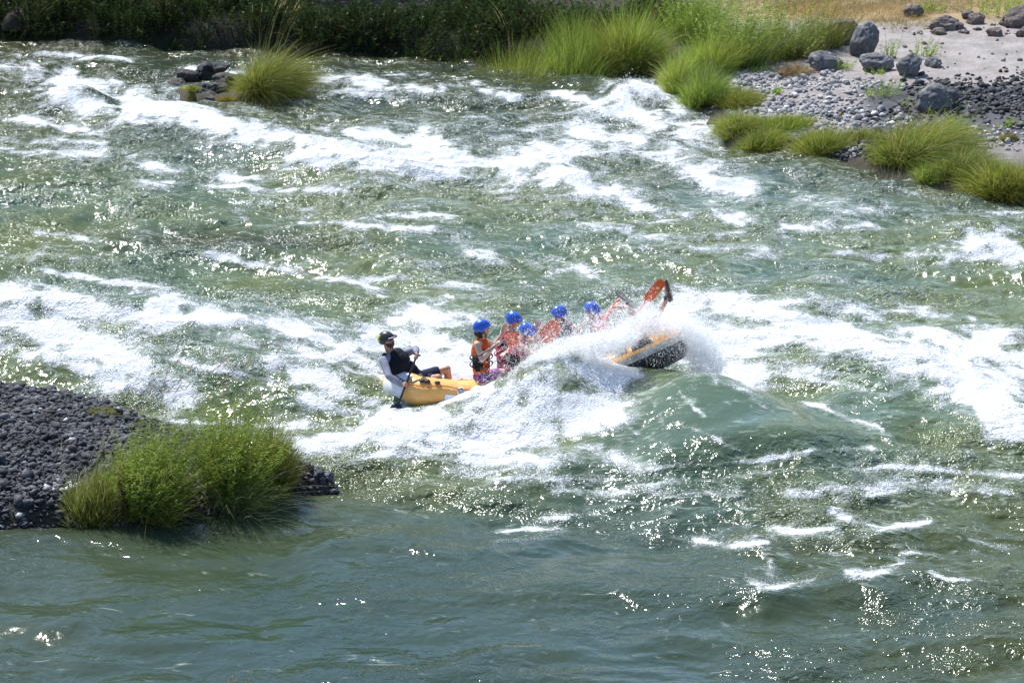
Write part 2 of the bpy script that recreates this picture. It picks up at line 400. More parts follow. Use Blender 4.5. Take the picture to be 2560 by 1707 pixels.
X, Y = trapgrid(60, 1712, 860, 1150, 1.03, np.concatenate([np.arange(12, 30, .6)]), np.concatenate([np.arange(68.5, 76, .6)]),
                [.1, .25, .5, .9, 1.5, 2.5, 4, 7, 12, 20, 35, 60])
Z = water_h(X, Y)
U_, V_ = proj(X, Y, Z)
cm = calm(X, Y)
foam = np.zeros(X.shape)
mod = np.clip(2.2*perlin(X*1.3, Y*.9, 61)+1.4*perlin(X*4.2, Y*2.6, 62), -1, 1)
wu = U_ + 26*perlin(X*1.6, Y*1.1, 31) + 10*perlin(X*5, Y*3.5, 32); wv = V_ + 9*perlin(X*1.9, Y*1.3, 33) + 4*perlin(X*6, Y*4, 34)
for pts, wd, st in FOAM:
    us = [p[0] for p in pts]; vs = [p[1] for p in pts]
    m = (U_ > min(us)-wd*6-40) & (U_ < max(us)+wd*6+40) & (V_ > min(vs)-wd*3-20) & (V_ < max(vs)+wd*3+20)
    if not m.any(): continue
    d, side, _ = seg_dist(wu[m]*.55, wv[m], [(p[0]*.55, p[1]) for p in pts])
    # sharper towards the upstream edge, feathered below
    amp = .50+.42*min(1, max(0, (wd-7)/20))
    nz = mod[m]
    f = st*(amp*np.exp(-(d/(wd*.95))**1.7)*(1+.5*nz) + .24*np.exp(-(d/(wd*2.3))**1.5)*(1+nz))
    foam[m] = np.maximum(foam[m], f)+.10*np.minimum(foam[m], f)
zone = np.zeros(X.shape)
for u0, v0, ru, rv, st in ZONES:
    zone += st*np.exp(-((U_-u0)/ru)**2-((V_-v0)/rv)**2)
dF, dB, dI = terrain_parts(X, Y)
foam = foam + zone + .05*cm
# crests of the chop carry a little more foam
crest = water_h(X, Y, True) - ridge_h(X, Y)
foam = foam + cm*np.clip(crest, -.12, .14)*.7
foam = foam*(1 - .45*sstep(1140, 1260, V_)*(1-cm))
shore = np.exp(-(np.minimum(np.abs(dF), np.abs(dI))/.18)**2)
foam = np.clip(foam + .18*shore*(U_ > 300), 0, 1.3)
foam = np.where((dB > -.9) & (Y < 37.2), foam*.4, foam)
water = mk("water", np.stack([X, Y, Z], -1).reshape(-1, 3), gridfaces(*X.shape))
tag(water, kind="structure")
vattr(water, "foam", foam)
vattr(water, "rough", np.clip(.10+.90*cm, 0, 1))
shal_slick = np.exp(-np.clip(-dF, 0, 9)/1.3)*sstep(1400, 1750, U_)*.8 + np.exp(-np.clip(-dF, 0, 9)/1.8)*.5*(U_ < 1750) + .6*np.exp(-np.clip(-dB, 0, 9)/.7)
shal_slick = shal_slick + .75*np.exp(-((U_-560)/330)**2-((V_-600)/26)**2)  # dark slick across the mid-left river, drawn in the same brown
vattr(water, "pool", sstep(.80, .36, .18+.82*calm(X, Y, False)))
vattr(water, "body_shade", np.interp(V_, [60, 200, 330, 480, 1000, 1180, 1350, 1700], [.30, .42, .62, 1.0, 1.1, .85, .58, .50]))  # painted shade: far water dimmed for the dark bank reflection, near water dimmed too
vattr(water, "shallow_slick", np.clip(shal_slick, 0, 1))

k = NB("river_water")
pos = k.pos()
mp = k.n("ShaderNodeMapping"); k.set(mp.inputs[0], pos); mp.inputs["Scale"].default_value = (.62, 1.0, 1.0); mp.inputs["Rotation"].default_value = (0, 0, R(14))
st = mp.outputs[0]
fa, ro, sh = k.attr("foam"), k.attr("rough"), k.attr("shallow_slick")
nA = k.noise(1.9, 6, .62, 1.1, st)
nB = k.noise(7.5, 5, .66, .9, st)
nC = k.noise(42, 3, .6, .2, pos)
rid = k.math('SUBTRACT', .17, k.math('ABSOLUTE', k.math('SUBTRACT', nB, .5)))   # thin foam threads
nD = k.noise(85, 2, .5, .1, pos)
sm = k.math('ADD', k.math('MULTIPLY', k.math('SUBTRACT', nA, .5), .42), k.math('MULTIPLY', k.math('SUBTRACT', rid, .09), .42))
m1 = k.math('ADD', k.math('MULTIPLY', k.math('SUBTRACT', fa, .64), .25), sm)
m1 = k.math('ADD', m1, k.math('MULTIPLY', k.rng(fa, .95, 1.3), .1))
m2 = k.math('ADD', m1, k.math('ADD', k.math('MULTIPLY', k.math('SUBTRACT', nC, .5), .30), k.math('MULTIPLY', k.math('SUBTRACT', nD, .5), .22)))
mE = k.n('ShaderNodeMapping'); k.set(mE.inputs[0], pos); mE.inputs['Scale'].default_value = (1, .5, 1)
nE = k.noise(34, 2, .55, .3, mE.outputs[0])
fleck = k.rng(k.math('ADD', nE, k.math('MULTIPLY', k.math('ADD', m1, .02), .9)), .615, .66)  # white flecks painted in, part foam bubbles, part stand-in for sun glints
fleck = k.math('MULTIPLY', fleck, k.rng(ro, .45, .95))
mask = k.math('MAXIMUM', k.rng(m2, -.012, .030), fleck)
milky = k.rng(m1, -.07, .09)
zn = k.noise(.22, 3, .5)
body = k.mix(k.rng(zn, .38, .62), (.108, .134, .046, 1), (.078, .120, .078, 1))
body = k.mix(k.math('MULTIPLY', k.attr('pool'), .6), body, (.056, .100, .076, 1))
body = k.mix(1.0, body, k.n('ShaderNodeCombineColor', i_0=k.attr('body_shade'), i_1=k.attr('body_shade'), i_2=k.attr('body_shade')).outputs[0], 'MULTIPLY')
body = k.mix(sh, body, (.040, .036, .012, 1))
body = k.mix(k.math('MULTIPLY', milky, .8), body, (.24, .31, .20, 1))
nS = k.n('ShaderNodeMapping'); k.set(nS.inputs[0], pos); nS.inputs['Scale'].default_value = (.5, 1.3, 1); nS.inputs['Rotation'].default_value = (0, 0, R(18))
nF = k.noise(5.2, 6, .68, 1.4, nS.outputs[0])
veil = k.rng(k.math('ADD', k.math('MULTIPLY', k.math('SUBTRACT', fa, .42), .30), k.math('MULTIPLY', k.math('SUBTRACT', nF, .5), .9)), -.04, .16)
body = k.mix(k.math('MULTIPLY', veil, .46), body, (.62, .70, .60, 1))
colr = k.mix(mask, body, (.80, .82, .82, 1))
k.set(k.b.inputs["Base Color"], colr)
k.set(k.b.inputs["Roughness"], k.math('ADD', k.math('ADD', .10, k.math('MULTIPLY', ro, .06)), k.math('MULTIPLY', mask, .5)))
k.b.inputs["IOR"].default_value = 1.35
patch = k.rng(k.noise(.55, 3, .55, .6, st), .36, .62, .25, 1.2)
ro = k.math('MULTIPLY', ro, patch)
r1 = k.noise(5.6, 3, .5, .4, pos)
mp2 = k.n("ShaderNodeMapping"); k.set(mp2.inputs[0], pos); mp2.inputs["Scale"].default_value = (.7, 1.15, 1.0)
r2 = k.noise(25, 1.2, .5, .2, mp2.outputs[0])
hgt = k.math('ADD', k.math('MULTIPLY', r1, k.math('MULTIPLY', ro, .105)), k.math('MULTIPLY', r2, k.math('MULTIPLY', k.math('ADD', .012, k.math('MULTIPLY', ro, ro)), .034)))
hgt = k.math('ADD', hgt, k.math('MULTIPLY', k.math('MULTIPLY', mask, nC), .045))
bp = k.n("ShaderNodeBump"); bp.inputs["Strength"].default_value = 1.0; bp.inputs["Distance"].default_value = 1.0
k.set(bp.inputs["Height"], hgt); k.set(k.b.inputs["Normal"], bp.outputs[0])
water.data.materials.append(k.m)
# ------------------------------------------------------------------ vegetation helpers
def leafmat(name, trans=.45, rough=.5):
    k = NB(name)
    col = k.attr("tint", "Color")
    n = k.noise(9, 3)
    col = k.mix(1.0, col, k.mix(k.rng(n, .3, .7), (.8, .82, .8, 1), (1.2, 1.18, 1.1, 1)), 'MULTIPLY')
    k.set(k.b.inputs["Base Color"], col); k.b.inputs["Roughness"].default_value = rough
    k.b.inputs["Specular IOR Level"].default_value = .35
    tr = k.n("ShaderNodeBsdfTranslucent"); k.set(tr.inputs[0], col)
    mx = k.n("ShaderNodeMixShader"); mx.inputs[0].default_value = trans
    k.t.links.new(k.b.outputs[0], mx.inputs[1]); k.t.links.new(tr.outputs[0], mx.inputs[2])
    k.t.links.new(mx.outputs[0], k.out.inputs[0])
    return k.m
M_GRASS = leafmat("grass_blades", .45); M_LEAF = leafmat("leaves", .4)
M_BARK = simple("bark", (.09, .07, .05), .9, .3, 6, .6)
M_SOIL = simple("root_soil", (.03, .024, .014), .95, .4, 10, .6)
M_MOSS = simple("moss", (.12, .13, .02), .95, .5, 12, .9, c2=(.16, .12, .02))
GREEN = [(.24, .32, .05), (.31, .39, .09), (.15, .22, .03), (.38, .43, .15)]
FRESH = [(.29, .39, .06), (.38, .47, .11), (.20, .30, .04)]
OLIVE = [(.17, .20, .04), (.22, .24, .06), (.11, .15, .03), (.30, .28, .11)]
STRAW = [(.42, .32, .16), (.34, .26, .12), (.48, .39, .22)]
YELLOW = [(.29, .31, .05), (.36, .35, .09), (.20, .25, .035)]
DARK = [(.03, .055, .015), (.045, .07, .02), (.02, .035, .012)]  # greens for the shaded bank, its shade put into the leaf colour

def blades(base, dirs, length, width, bend, tints, seg=4):
    """curved tapering ribbons: base (n,3), dirs (n,3) unit, bend (n,3) added with t^2"""
    n = len(base)
    t = np.linspace(0, 1, seg+1)
    C = base[:, None, :] + length[:, None, None]*(dirs[:, None, :]*t[None, :, None] + bend[:, None, :]*(t**2)[None, :, None])
    tang = dirs[:, None, :] + 2*bend[:, None, :]*t[None, :, None]
    a = rng.uniform(0, math.pi, n)
    ref = np.stack([np.cos(a), np.sin(a), 0*a], 1)
    side = np.cross(tang, ref[:, None, :].repeat(seg+1, 1)); side /= np.linalg.norm(side, axis=2, keepdims=True)+1e-9
    wv = width[:, None, None]*((1-t)**.7*.9+.1*(1-t)+.02)[None, :, None]
    V = np.stack([C-side*wv, C+side*wv], 2).reshape(-1, 3)     # n,(seg+1),2
    i = np.arange(n)[:, None]*(seg+1)*2; j = np.arange(seg)[None, :]*2
    a0 = (i+j).ravel()
    F = np.stack([a0, a0+1, a0+3, a0+2], 1)
    T = np.repeat(tints, (seg+1)*2, 0)
    return V, F, T
def pick(pal, n, jit=.15):
    p = np.array(pal)[rng.integers(0, len(pal), n)]
    return np.clip(p*rng.uniform(1-jit, 1+jit, (n, 1)), 0, 1)
class Acc:
    def __init__(s): s.V, s.F, s.T, s.n = [], [], [], 0
    def add(s, V, F, T):
        s.V.append(V); s.F.append(F+s.n); s.T.append(T); s.n += len(V)
    def build(s, name, mat, parent=None, smooth=True):
        o = mk(name, np.concatenate(s.V), np.concatenate(s.F), mat, parent, smooth)
        cattr(o, "tint", np.concatenate(s.T)); return o

def th_arr(x, y): return terrain_h(x, y)
def grass_geo(acc, cx, cy, rx, ry, h, n, pal, lean=(.15, -.05), droop=.35, spread=.5, w=.0043, z0=None, ang=0.0, low=.45):
    n = int(n*1.25); r = np.sqrt(rng.uniform(0, 1, n)); a = rng.uniform(0, 2*math.pi, n)
    lx, ly = r*np.cos(a), r*np.sin(a)
    rx, ry = rx*1.22, ry*1.15; x = cx+lx*rx*math.cos(ang)-ly*ry*math.sin(ang); y = cy+lx*rx*math.sin(ang)+ly*ry*math.cos(ang)
    z = th_arr(x, y)-.04 if z0 is None else np.full(n, z0)
    base = np.stack([x, y, z], 1)
    L = .92*h*(low*.6+(1-low*.6)*rng.beta(2.2, 1.6, n))*(1-.3*r**2)
    d = np.stack([lx*spread*.42+rng.normal(0, .13, n), ly*spread+rng.normal(0, .13, n), np.full(n, 1.0)], 1)
    d /= np.linalg.norm(d, axis=1, keepdims=True)
    b = np.stack([lean[0]+lx*droop*.38+rng.normal(0, .14, n), lean[1]+ly*droop*.38+rng.normal(0, .12, n), -droop*(.12+r*.62)*rng.uniform(.5, 1.3, n)], 1)
    V, F, T = blades(base, d, L, w*rng.uniform(.7, 1.4, n), b, pick(pal, n)*rng.uniform(.78, 1.28)*np.array([rng.uniform(.9, 1.18), 1, rng.uniform(.8, 1.2)]), 5)
    acc.add(V, F, T)
def seeds_geo(acc, cx, cy, rx, ry, h, n, lean=(.2, 0), pal=STRAW, z0=None):
    """tall stalks with a feathery head"""
    x = cx+rng.uniform(-rx, rx, n); y = cy+rng.uniform(-ry, ry, n)
    z = th_arr(x, y) if z0 is None else np.full(n, z0)
    base = np.stack([x, y, z], 1)
    d = np.stack([rng.normal(.03, .1, n), rng.normal(0, .1, n), np.ones(n)], 1)
    b = np.stack([np.full(n, lean[0])+rng.normal(0, .06, n), np.full(n, lean[1]), np.full(n, -.06)], 1)
    L = h*rng.uniform(.78, 1.0, n)
    V, F, T = blades(base, d, L, np.full(n, .0032), b, pick([(.25, .27, .09)], n), 6); acc.add(V, F, T)
    tip = base + L[:, None]*(d+b)
    tg = d+2*b; tg /= np.linalg.norm(tg, axis=1, keepdims=True)
    m = 14
    tb = np.repeat(tip, m, 0) - np.repeat(tg, m, 0)*np.tile(np.linspace(0, .16, m), n)[:, None]
    dd = np.repeat(tg, m, 0)+rng.normal(0, .22, (n*m, 3)); dd /= np.linalg.norm(dd, axis=1, keepdims=True)
    V, F, T = blades(tb, dd, np.full(n*m, .045), np.full(n*m, .006), np.zeros((n*m, 3)), pick(pal, n*m), 2); acc.add(V, F, T)
def leafy_geo(acc, cx, cy, rx, ry, h, nst, pal, lean=(.1, 0), leaf=.05, per=22, z0=None, spread=.25, wid=.22):
    """upright stems carrying narrow leaves"""
    r = np.sqrt(rng.uniform(0, 1, nst)); a = rng.uniform(0, 2*math.pi, nst)
    lx, ly = r*np.cos(a), r*np.sin(a)
    x = cx+lx*rx; y = cy+ly*ry
    z = th_arr(x, y)-.03 if z0 is None else np.full(nst, z0)
    base = np.stack([x, y, z], 1)
    L = h*rng.uniform(.5, 1.0, nst)*(1-.3*r**2)
    d = np.stack([lx*spread+rng.normal(0, .1, nst), ly*spread+rng.normal(0, .1, nst), np.ones(nst)], 1)
    b = np.stack([lean[0]+lx*.15+rng.normal(0, .06, nst), lean[1]+ly*.15+rng.normal(0, .06, nst), np.full(nst, -.12)], 1)
    V, F, T = blades(base, d, L, np.full(nst, .004), b, pick([(.12, .17, .04)], nst), 5); acc.add(V, F, T)
    t = np.tile(np.linspace(.18, 1.0, per), nst)
    rep = lambda q: np.repeat(q, per, 0)
    p = rep(base)+rep(L)[:, None]*(rep(d)*t[:, None]+rep(b)*(t**2)[:, None])
    n = nst*per
    a = rng.uniform(0, 2*math.pi, n)
    dd = np.stack([np.cos(a), np.sin(a), rng.uniform(.1, .9, n)], 1); dd /= np.linalg.norm(dd, axis=1, keepdims=True)
    ll = leaf*rng.uniform(.6, 1.3, n)*(1.15-.4*t)
    bb = np.stack([np.full(n, lean[0]*.8), np.full(n, 0), rng.uniform(-.5, -.1, n)], 1)
    V, F, T = blades(p, dd, ll, ll*wid*.5, bb, pick(pal, n, .2)*rng.uniform(.95, 1.5), 2); acc.add(V, F, T)
def mound(name, cx, cy, rx, ry, h, mat, parent, z0=None, seed=1):
    nu, nv = 28, 12
    a = np.linspace(0, 2*math.pi, nu, endpoint=False); q = np.linspace(0, 1, nv)
    A, Q = np.meshgrid(a, q)
    el = Q*math.pi/2
    rr = np.cos(el)*(1+.22*perlin(np.cos(A)*1.7+seed, np.sin(A)*1.7+Q*2, seed))
    x = cx+rx*rr*np.cos(A); y = cy+ry*rr*np.sin(A)
    zb = (th(cx, cy) if z0 is None else z0)
    z = zb-.25+(h+.25)*np.sin(el)*(1+.2*perlin(np.cos(A)*2.3, np.sin(A)*2.3+seed, seed+4))
    V = np.stack([x, y, z], -1).reshape(-1, 3)
    F = []
    for i in range(nv-1):
        for j in range(nu):
            F.append((i*nu+j, i*nu+(j+1) % nu, (i+1)*nu+(j+1) % nu, (i+1)*nu+j))
    return mk(name, V, np.array(F), mat, parent)

def clump(name, label, cat, u, v, rx, ry, h, layers, group=None, soil=.35, z0=None, seeds=None, dy=0.0, soilmat=None):
    """a tussock standing at the photo pixel of its base; layers = list of dict(kind, n, pal, ...)"""
    g = GT(u, v) if z0 is None else Vector((*G(u, v, z0), z0))
    g.y += dy
    root = empty(name, g)
    tag(root, label, cat, group)
    acc = Acc()
    for ly in layers:
        q = dict(ly); kind = q.pop("kind", "grass"); ox = q.pop("ox", 0); oy = q.pop("oy", 0); sx = q.pop("sx", 1); hh = q.pop("hh", 1)
        cx, cy = g.x+ox, g.y+oy
        nm = "n" if kind == "grass" else "nst"; ns = 1 if (kind == "seeds" or q.get("n", 999) < 300 or q.get("nst", 99) < 12) else (9 if rx*sx > .3 else 4)
        subs = [(0, 0, 1.0, 1.0)] if ns == 1 else [(.62*math.cos(i*2.4+u)*math.sqrt((i+.3)/ns), .62*math.sin(i*2.4+u)*math.sqrt((i+.3)/ns), .52, rng.uniform(.5, 1.18)*(1-.12*i/ns)) for i in range(ns)]
        for (fx, fy, fr, fh) in subs:
            a_ = (acc, cx+fx*rx*sx, cy+fy*ry*sx, rx*sx*fr, ry*sx*fr, h*hh*fh)
            q2 = dict(q)
            if kind != "seeds": q2[nm] = max(4, int(q[nm]/ns)); q2["lean"] = (q.get("lean", (.15, -.05))[0]+fx*.22+rng.normal(0, .06), q.get("lean", (.15, -.05))[1]+fy*.22)
            if kind == "grass": grass_geo(*a_, z0=z0, **q2)
            elif kind == "leafy": leafy_geo(*a_, z0=z0, **q2)
            if kind == "grass" and ns > 1: q3 = dict(q2); q3["pal"] = STRAW; q3["n"] = max(3, q2["n"]//14); grass_geo(*a_, z0=z0, **q3)
        if kind != "seeds": continue
        if 0: pass
        else: seeds_geo(acc, cx, cy, rx*sx, ry*sx, h*hh, z0=z0, **q)
    o = acc.build("foliage" if name != "grass_tussock" else "blades", M_GRASS, root)
    bb = []
    if soil:
        so = mound("root_mound", g.x, g.y, rx*.62, ry*.6, min(h*soil*.55, .3), soilmat or M_SOIL, root, z0, seed=int(u) % 17)
        bb.append(so)
    for q in [o]+bb:
        q.location = (-g.x, -g.y, -g.z)
    return root

GR = "grass tussocks along the right bank"
T = lambda n, pal=GREEN, **kw: dict(n=n, pal=pal, **kw)
# right bank, from the far corner towards the viewer
clump("grass_tussock", "tall bright reed grass at the shadow edge, leftmost sunlit clump on the far bank", "grass", 1290, 155, .72, .5, 2.42,
      [T(3800, FRESH, droop=.3, lean=(.12, -.1)), T(700, STRAW, droop=.5, hh=.6, ox=-.2), T(900, OLIVE, droop=.9, hh=.75, lean=(.2, -.2), oy=-.3)], GR)
clump("grass_tussock", "tall green reed grass between the leftmost sunlit clump and the pale drooping one", "grass", 1440, 150, .66, .5, 2.35,
      [T(3400, FRESH, droop=.2, lean=(.02, -.1)), T(900, FRESH, droop=.2, hh=.8, ox=-.2)], GR)
clump("grass_tussock", "rounded tussock with pale drooping blades at the foot of the tall thicket", "grass", 1580, 150, .68, .5, 2.00,
      [T(2600, YELLOW, droop=.95, lean=(-.05, -.1)), T(2000, FRESH, droop=.4, hh=1.05), T(500, [(.42, .45, .25)], droop=1.1, hh=.8)], GR)
clump("leafy_shrub", "tall bright green leafy thicket on the left of the boulders", "shrub", 1745, 95, .8, .6, 2.21,
      [dict(kind="leafy", nst=150, pal=FRESH, leaf=.10, per=26, lean=(.12, 0)), T(1200, FRESH, droop=.3, hh=.9)])
clump("leafy_shrub", "dense leafy thicket behind the bright bank-edge grass, dark at its foot", "shrub", 1850, 160, .85, .6, 2.69,
      [dict(kind="leafy", nst=190, pal=GREEN, leaf=.10, per=26, lean=(.14, 0)), T(1300, GREEN, droop=.3, hh=.8)])
clump("leafy_shrub", "green leafy thicket behind the dry brown tussock", "shrub", 1965, 140, .75, .55, 2.35,
      [dict(kind="leafy", nst=150, pal=GREEN, leaf=.09, per=26, lean=(.18, 0)), T(800, OLIVE, droop=.3, hh=.8)])
clump("leafy_shrub", "thin grassy shrub just left of the tall leaning boulder", "shrub", 2055, 120, .5, .4, 1.72,
      [dict(kind="leafy", nst=80, pal=OLIVE, leaf=.08, per=20, lean=(.2, 0)), T(900, OLIVE, droop=.35)])
clump("grass_tussock", "narrow upright tussock hanging over the water at the bank corner", "grass", 1690, 222, .30, .35, 1.38,
      [T(1700, FRESH, droop=.5, lean=(-.05, -.15)), T(300, STRAW, hh=.7, droop=.7, ox=-.1)], GR)
clump("grass_tussock", "bright soft grass beside the corner tussock, second along the water", "grass", 1755, 255, .42, .5, 1.59,
      [T(3200, FRESH, droop=.6, lean=(.1, -.1))], GR)
clump("grass_tussock", "tall bright grass bank behind the water-side tussocks, at the thicket foot", "grass", 1765, 185, .55, .5, 1.52,
      [T(3000, FRESH, droop=.5, lean=(.1, -.05)), T(500, STRAW, hh=.5, ox=-.45)], GR)
clump("grass_tussock", "yellow-green combed tussock above the hanging bank", "grass", 1840, 262, .38, .4, 0.86,
      [T(2600, YELLOW, droop=.8, lean=(.25, -.1), spread=.8)], GR)
clump("grass_tussock", "drooping tussock below the yellow-green one, at the water's edge", "grass", 1850, 322, .50, .38, 0.86,
      [T(3000, YELLOW+GREEN, droop=.9, lean=(.05, -.2), spread=.9)], GR)
clump("grass_tussock", "low round tussock at the water, left of the paired green tufts", "grass", 1905, 358, .46, .3, 0.66,
      [T(2800, FRESH+YELLOW, droop=.7, spread=.9)], GR)
clump("grass_tussock", "wide low green tuft in the middle of the bank edge", "grass", 2045, 372, .55, .35, 0.86,
      [T(3600, FRESH+YELLOW, droop=.5, spread=.9, lean=(.05, -.05))], GR)
clump("grass_tussock", "short light grass behind the wide green tuft", "grass", 1965, 318, .55, .3, 0.58,
      [T(1900, YELLOW+FRESH, droop=.4, spread=.6)], GR)
clump("grass_tussock", "thin low grass on the stones left of the large combed tussock", "grass", 2150, 345, .45, .25, 0.44,
      [T(1100, YELLOW, droop=.4, spread=.7)], GR)
clump("moss_tuft", "small yellow-green moss tuft on wet stones at the waterline", "moss", 1945, 372, .17, .12, .16, [T(420, YELLOW, droop=.6)], None)
clump("grass_tussock", "large combed tussock below the big grey slab boulder", "grass", 2285, 395, .78, .5, 1.45,
      [T(6500, GREEN+YELLOW, droop=1.0, lean=(.32, -.15), spread=.9, w=.0055), dict(kind="leafy", nst=26, pal=FRESH, leaf=.06, per=20, hh=1.1, ox=.7, oy=.2, sx=.35)], GR)
clump("grass_tussock", "drooping grey-green tussock on the right flank of the large combed one", "grass", 2400, 425, .52, .4, 1.03,
      [T(3600, OLIVE+GREEN, droop=1.0, lean=(.1, -.15), spread=.9)], GR)
clump("grass_tussock", "small bright tuft in front of the two large right tussocks", "grass", 2325, 440, .32, .22, 0.58,
      [T(1600, FRESH, droop=.8, spread=.8)], GR)
clump("grass_tussock", "wide dark-footed tussock in the lower right corner of the bank", "grass", 2520, 460, .85, .4, 0.99,
      [T(5500, GREEN+YELLOW, droop=.8, lean=(-.05, -.15), spread=.8)], GR)
clump("grass_tussock", "dry brown round tussock left of the creased boulder", "grass", 1975, 184, .33, .25, 0.50,
      [T(1500, STRAW+[(.3, .24, .1)], droop=.9, spread=1.0)], GR)
clump("moss_mound", "brown and green mossy mound on the sand above the corner tussock", "moss", 2520, 352, .5, .3, .3,
      [T(500, YELLOW, droop=.6, hh=.5)], None, soil=.9, soilmat=M_MOSS)
clump("moss_mound", "flat yellow moss patch on the pale stones", "moss", 2105, 292, .25, .18, .12,
      [T(150, YELLOW, droop=.6, hh=.5)], None, soil=.9, soilmat=M_MOSS)
for (u, v, r, h, n, lab) in [
    (2310, 140, .38, .62, 34, "green weeds growing on the sand right of the tall leaning boulder"),
    (2225, 145, .25, .75, 22, "slender upright weeds beside the low rounded boulder"),
    (2110, 175, .2, .5, 14, "sparse weeds between the creased boulder and the low rounded one"),
    (1945, 235, .14, .32, 16, "small green weed on pale stones in front of the thicket"),
    (2195, 185, .3, .35, 18, "thin weeds in front of the low rounded boulder"),
    (2210, 240, .45, .62, 16, "sparse tall weeds standing in the middle of the stony beach"),
    (2285, 262, .25, .5, 10, "sparse tall weeds left of the big grey slab boulder"),
    (1905, 180, .2, .3, 10, "tiny weeds at the foot of the dark thicket"),
    (2525, 318, .3, .4, 22, "leafy weeds above the mossy mound at the right edge"),
    (2380, 315, .22, .5, 12, "leafy weeds beside the big grey slab boulder's shadow"),
    (2480, 35, .7, .7, 60, "bushy green weeds at the top right edge of the dry grass"),
    (2320, 30, .5, .5, 34, "low green weeds in front of the dry grass"),
    (2550, 25, .5, .8, 50, "dark green bush in the top right corner")]:
    clump("weed_plant", lab, "weeds", u, v, r, r*.7, h, [dict(kind="leafy", nst=n, pal=FRESH, leaf=.055, per=18, wid=.3)], "weeds on the sand bank", soil=0)

# dry straw grass at the top right
acc = Acc()
for u, v, rx, n in [(1930,10,.9,1300),(2010,30,.7,900),(1980,-15,1.0,1100),(2070,20,.9,1100),(2190,35,1.0,1600),(2300,15,1.0,1500),(2420,5,1.0,1000),(2150,5,1.0,1300),(2260,60,.6,500),(2500,-10,1.0,700),(2050,-20,1.0,900)]:
    g = GT(u, v); grass_geo(acc, g.x, g.y, rx, .9, .42, n, STRAW, droop=1.0, spread=1.1, lean=(.1, -.1))
    grass_geo(acc, g.x, g.y, rx, .9, .3, n//6, OLIVE, droop=.6, spread=.8)
tag(acc.build("dry_grass", M_GRASS), "flattened straw-coloured dry grass on the slope above the sand", "grass", kind="stuff")

# islet in the far rapid
clump("grass_tussock", "wind-bent tussock with tall seed heads on the midstream islet", "grass", 660, 243, .44, .32, 1.9,
      [T(5200, OLIVE+YELLOW, droop=1.1, lean=(.36, -.12), spread=.8), T(1500, GREEN, droop=.5, hh=.95), T(1500, OLIVE, droop=1.25, hh=1.0, lean=(.35, -.15)),
       dict(kind="seeds", n=26, hh=1.42, sx=.55, lean=(.22, 0), ox=.05)], None, z0=.06, soil=.3)
clump("moss_tuft", "round yellow-green moss cushion on the islet rock", "moss", 478, 226, .17, .14, .3, [T(700, YELLOW, droop=.9, spread=1.0)], None, z0=.28, soil=.5, soilmat=M_MOSS)
clump("moss_tuft", "orange-tinged moss at the left foot of the seeded islet tussock", "moss", 566, 250, .26, .14, .2, [T(500, YELLOW+[(.35, .25, .03)], droop=.8, spread=.8)], None, z0=.08, soil=.5, soilmat=M_MOSS)

# gravel bar in the left foreground
clump("grass_tussock", "fine low tussock at the waterline of the left gravel bar", "grass", 232, 1270, .33, .28, 0.95,
      [T(3200, OLIVE+GREEN, droop=.4, lean=(.1, 0), spread=.4, w=.0035), dict(kind="seeds", n=20, hh=1.05, pal=[(.4, .38, .25)])], "grass on the left gravel bar")
clump("leafy_shrub", "leaning leafy bush with a reddish sprig on the left gravel bar", "shrub", 368, 1262, .40, .30, 1.75,
      [dict(kind="leafy", nst=560, pal=FRESH+YELLOW+GREEN, leaf=.07, per=34, lean=(.25, 0), spread=.32, wid=.2), T(700, GREEN, droop=.5, lean=(.26, -.08), low=.3),
       T(700, OLIVE, droop=1.1, lean=(.2, -.2), hh=.9), dict(kind="leafy", nst=9, pal=[(.38, .16, .12)], leaf=.05, per=20, hh=.8, ox=-.28, oy=-.3, sx=.25),
       dict(kind="seeds", n=16, hh=1.3, lean=(.3, 0), pal=[(.45, .3, .2)])], "grass on the left gravel bar", soil=.5)
clump("leafy_shrub", "tallest bright leafy bush overhanging the water on the left bar", "shrub", 588, 1235, .38, .30, 1.85,
      [dict(kind="leafy", nst=540, pal=FRESH+YELLOW, leaf=.07, per=34, lean=(.14, 0), spread=.32, wid=.2), T(700, GREEN, droop=.5, lean=(.14, -.08), low=.3),
       T(500, [(.38, .42, .2)], droop=1.2, lean=(.3, -.25), hh=.9, ox=.1, oy=-.2), dict(kind="seeds", n=10, hh=1.22, lean=(.2, 0))], "grass on the left gravel bar", soil=.5)
clump("grass_tussock", "olive tussock on the right side of the tallest bush, before the wet rocks", "grass", 695, 1196, .22, .24, 1.05,
      [T(2600, OLIVE, droop=.35, lean=(.05, 0), spread=.35, w=.004)], "grass on the left gravel bar")
clump("moss_tuft", "low mossy shrub on the back edge of the left gravel bar", "moss", 262, 1035, .2, .15, .2, [T(900, YELLOW, droop=.6, spread=.9, w=.004)], None, z0=.35)
gst = clump("grass_stalk", "thin seed stalks poking up at the bottom edge of the picture", "grass", 590, 1765, .25, .1, .42,
      [dict(kind="seeds", n=4, hh=1.05), T(14, FRESH, droop=.3)], None, z0=-.02, soil=.2)

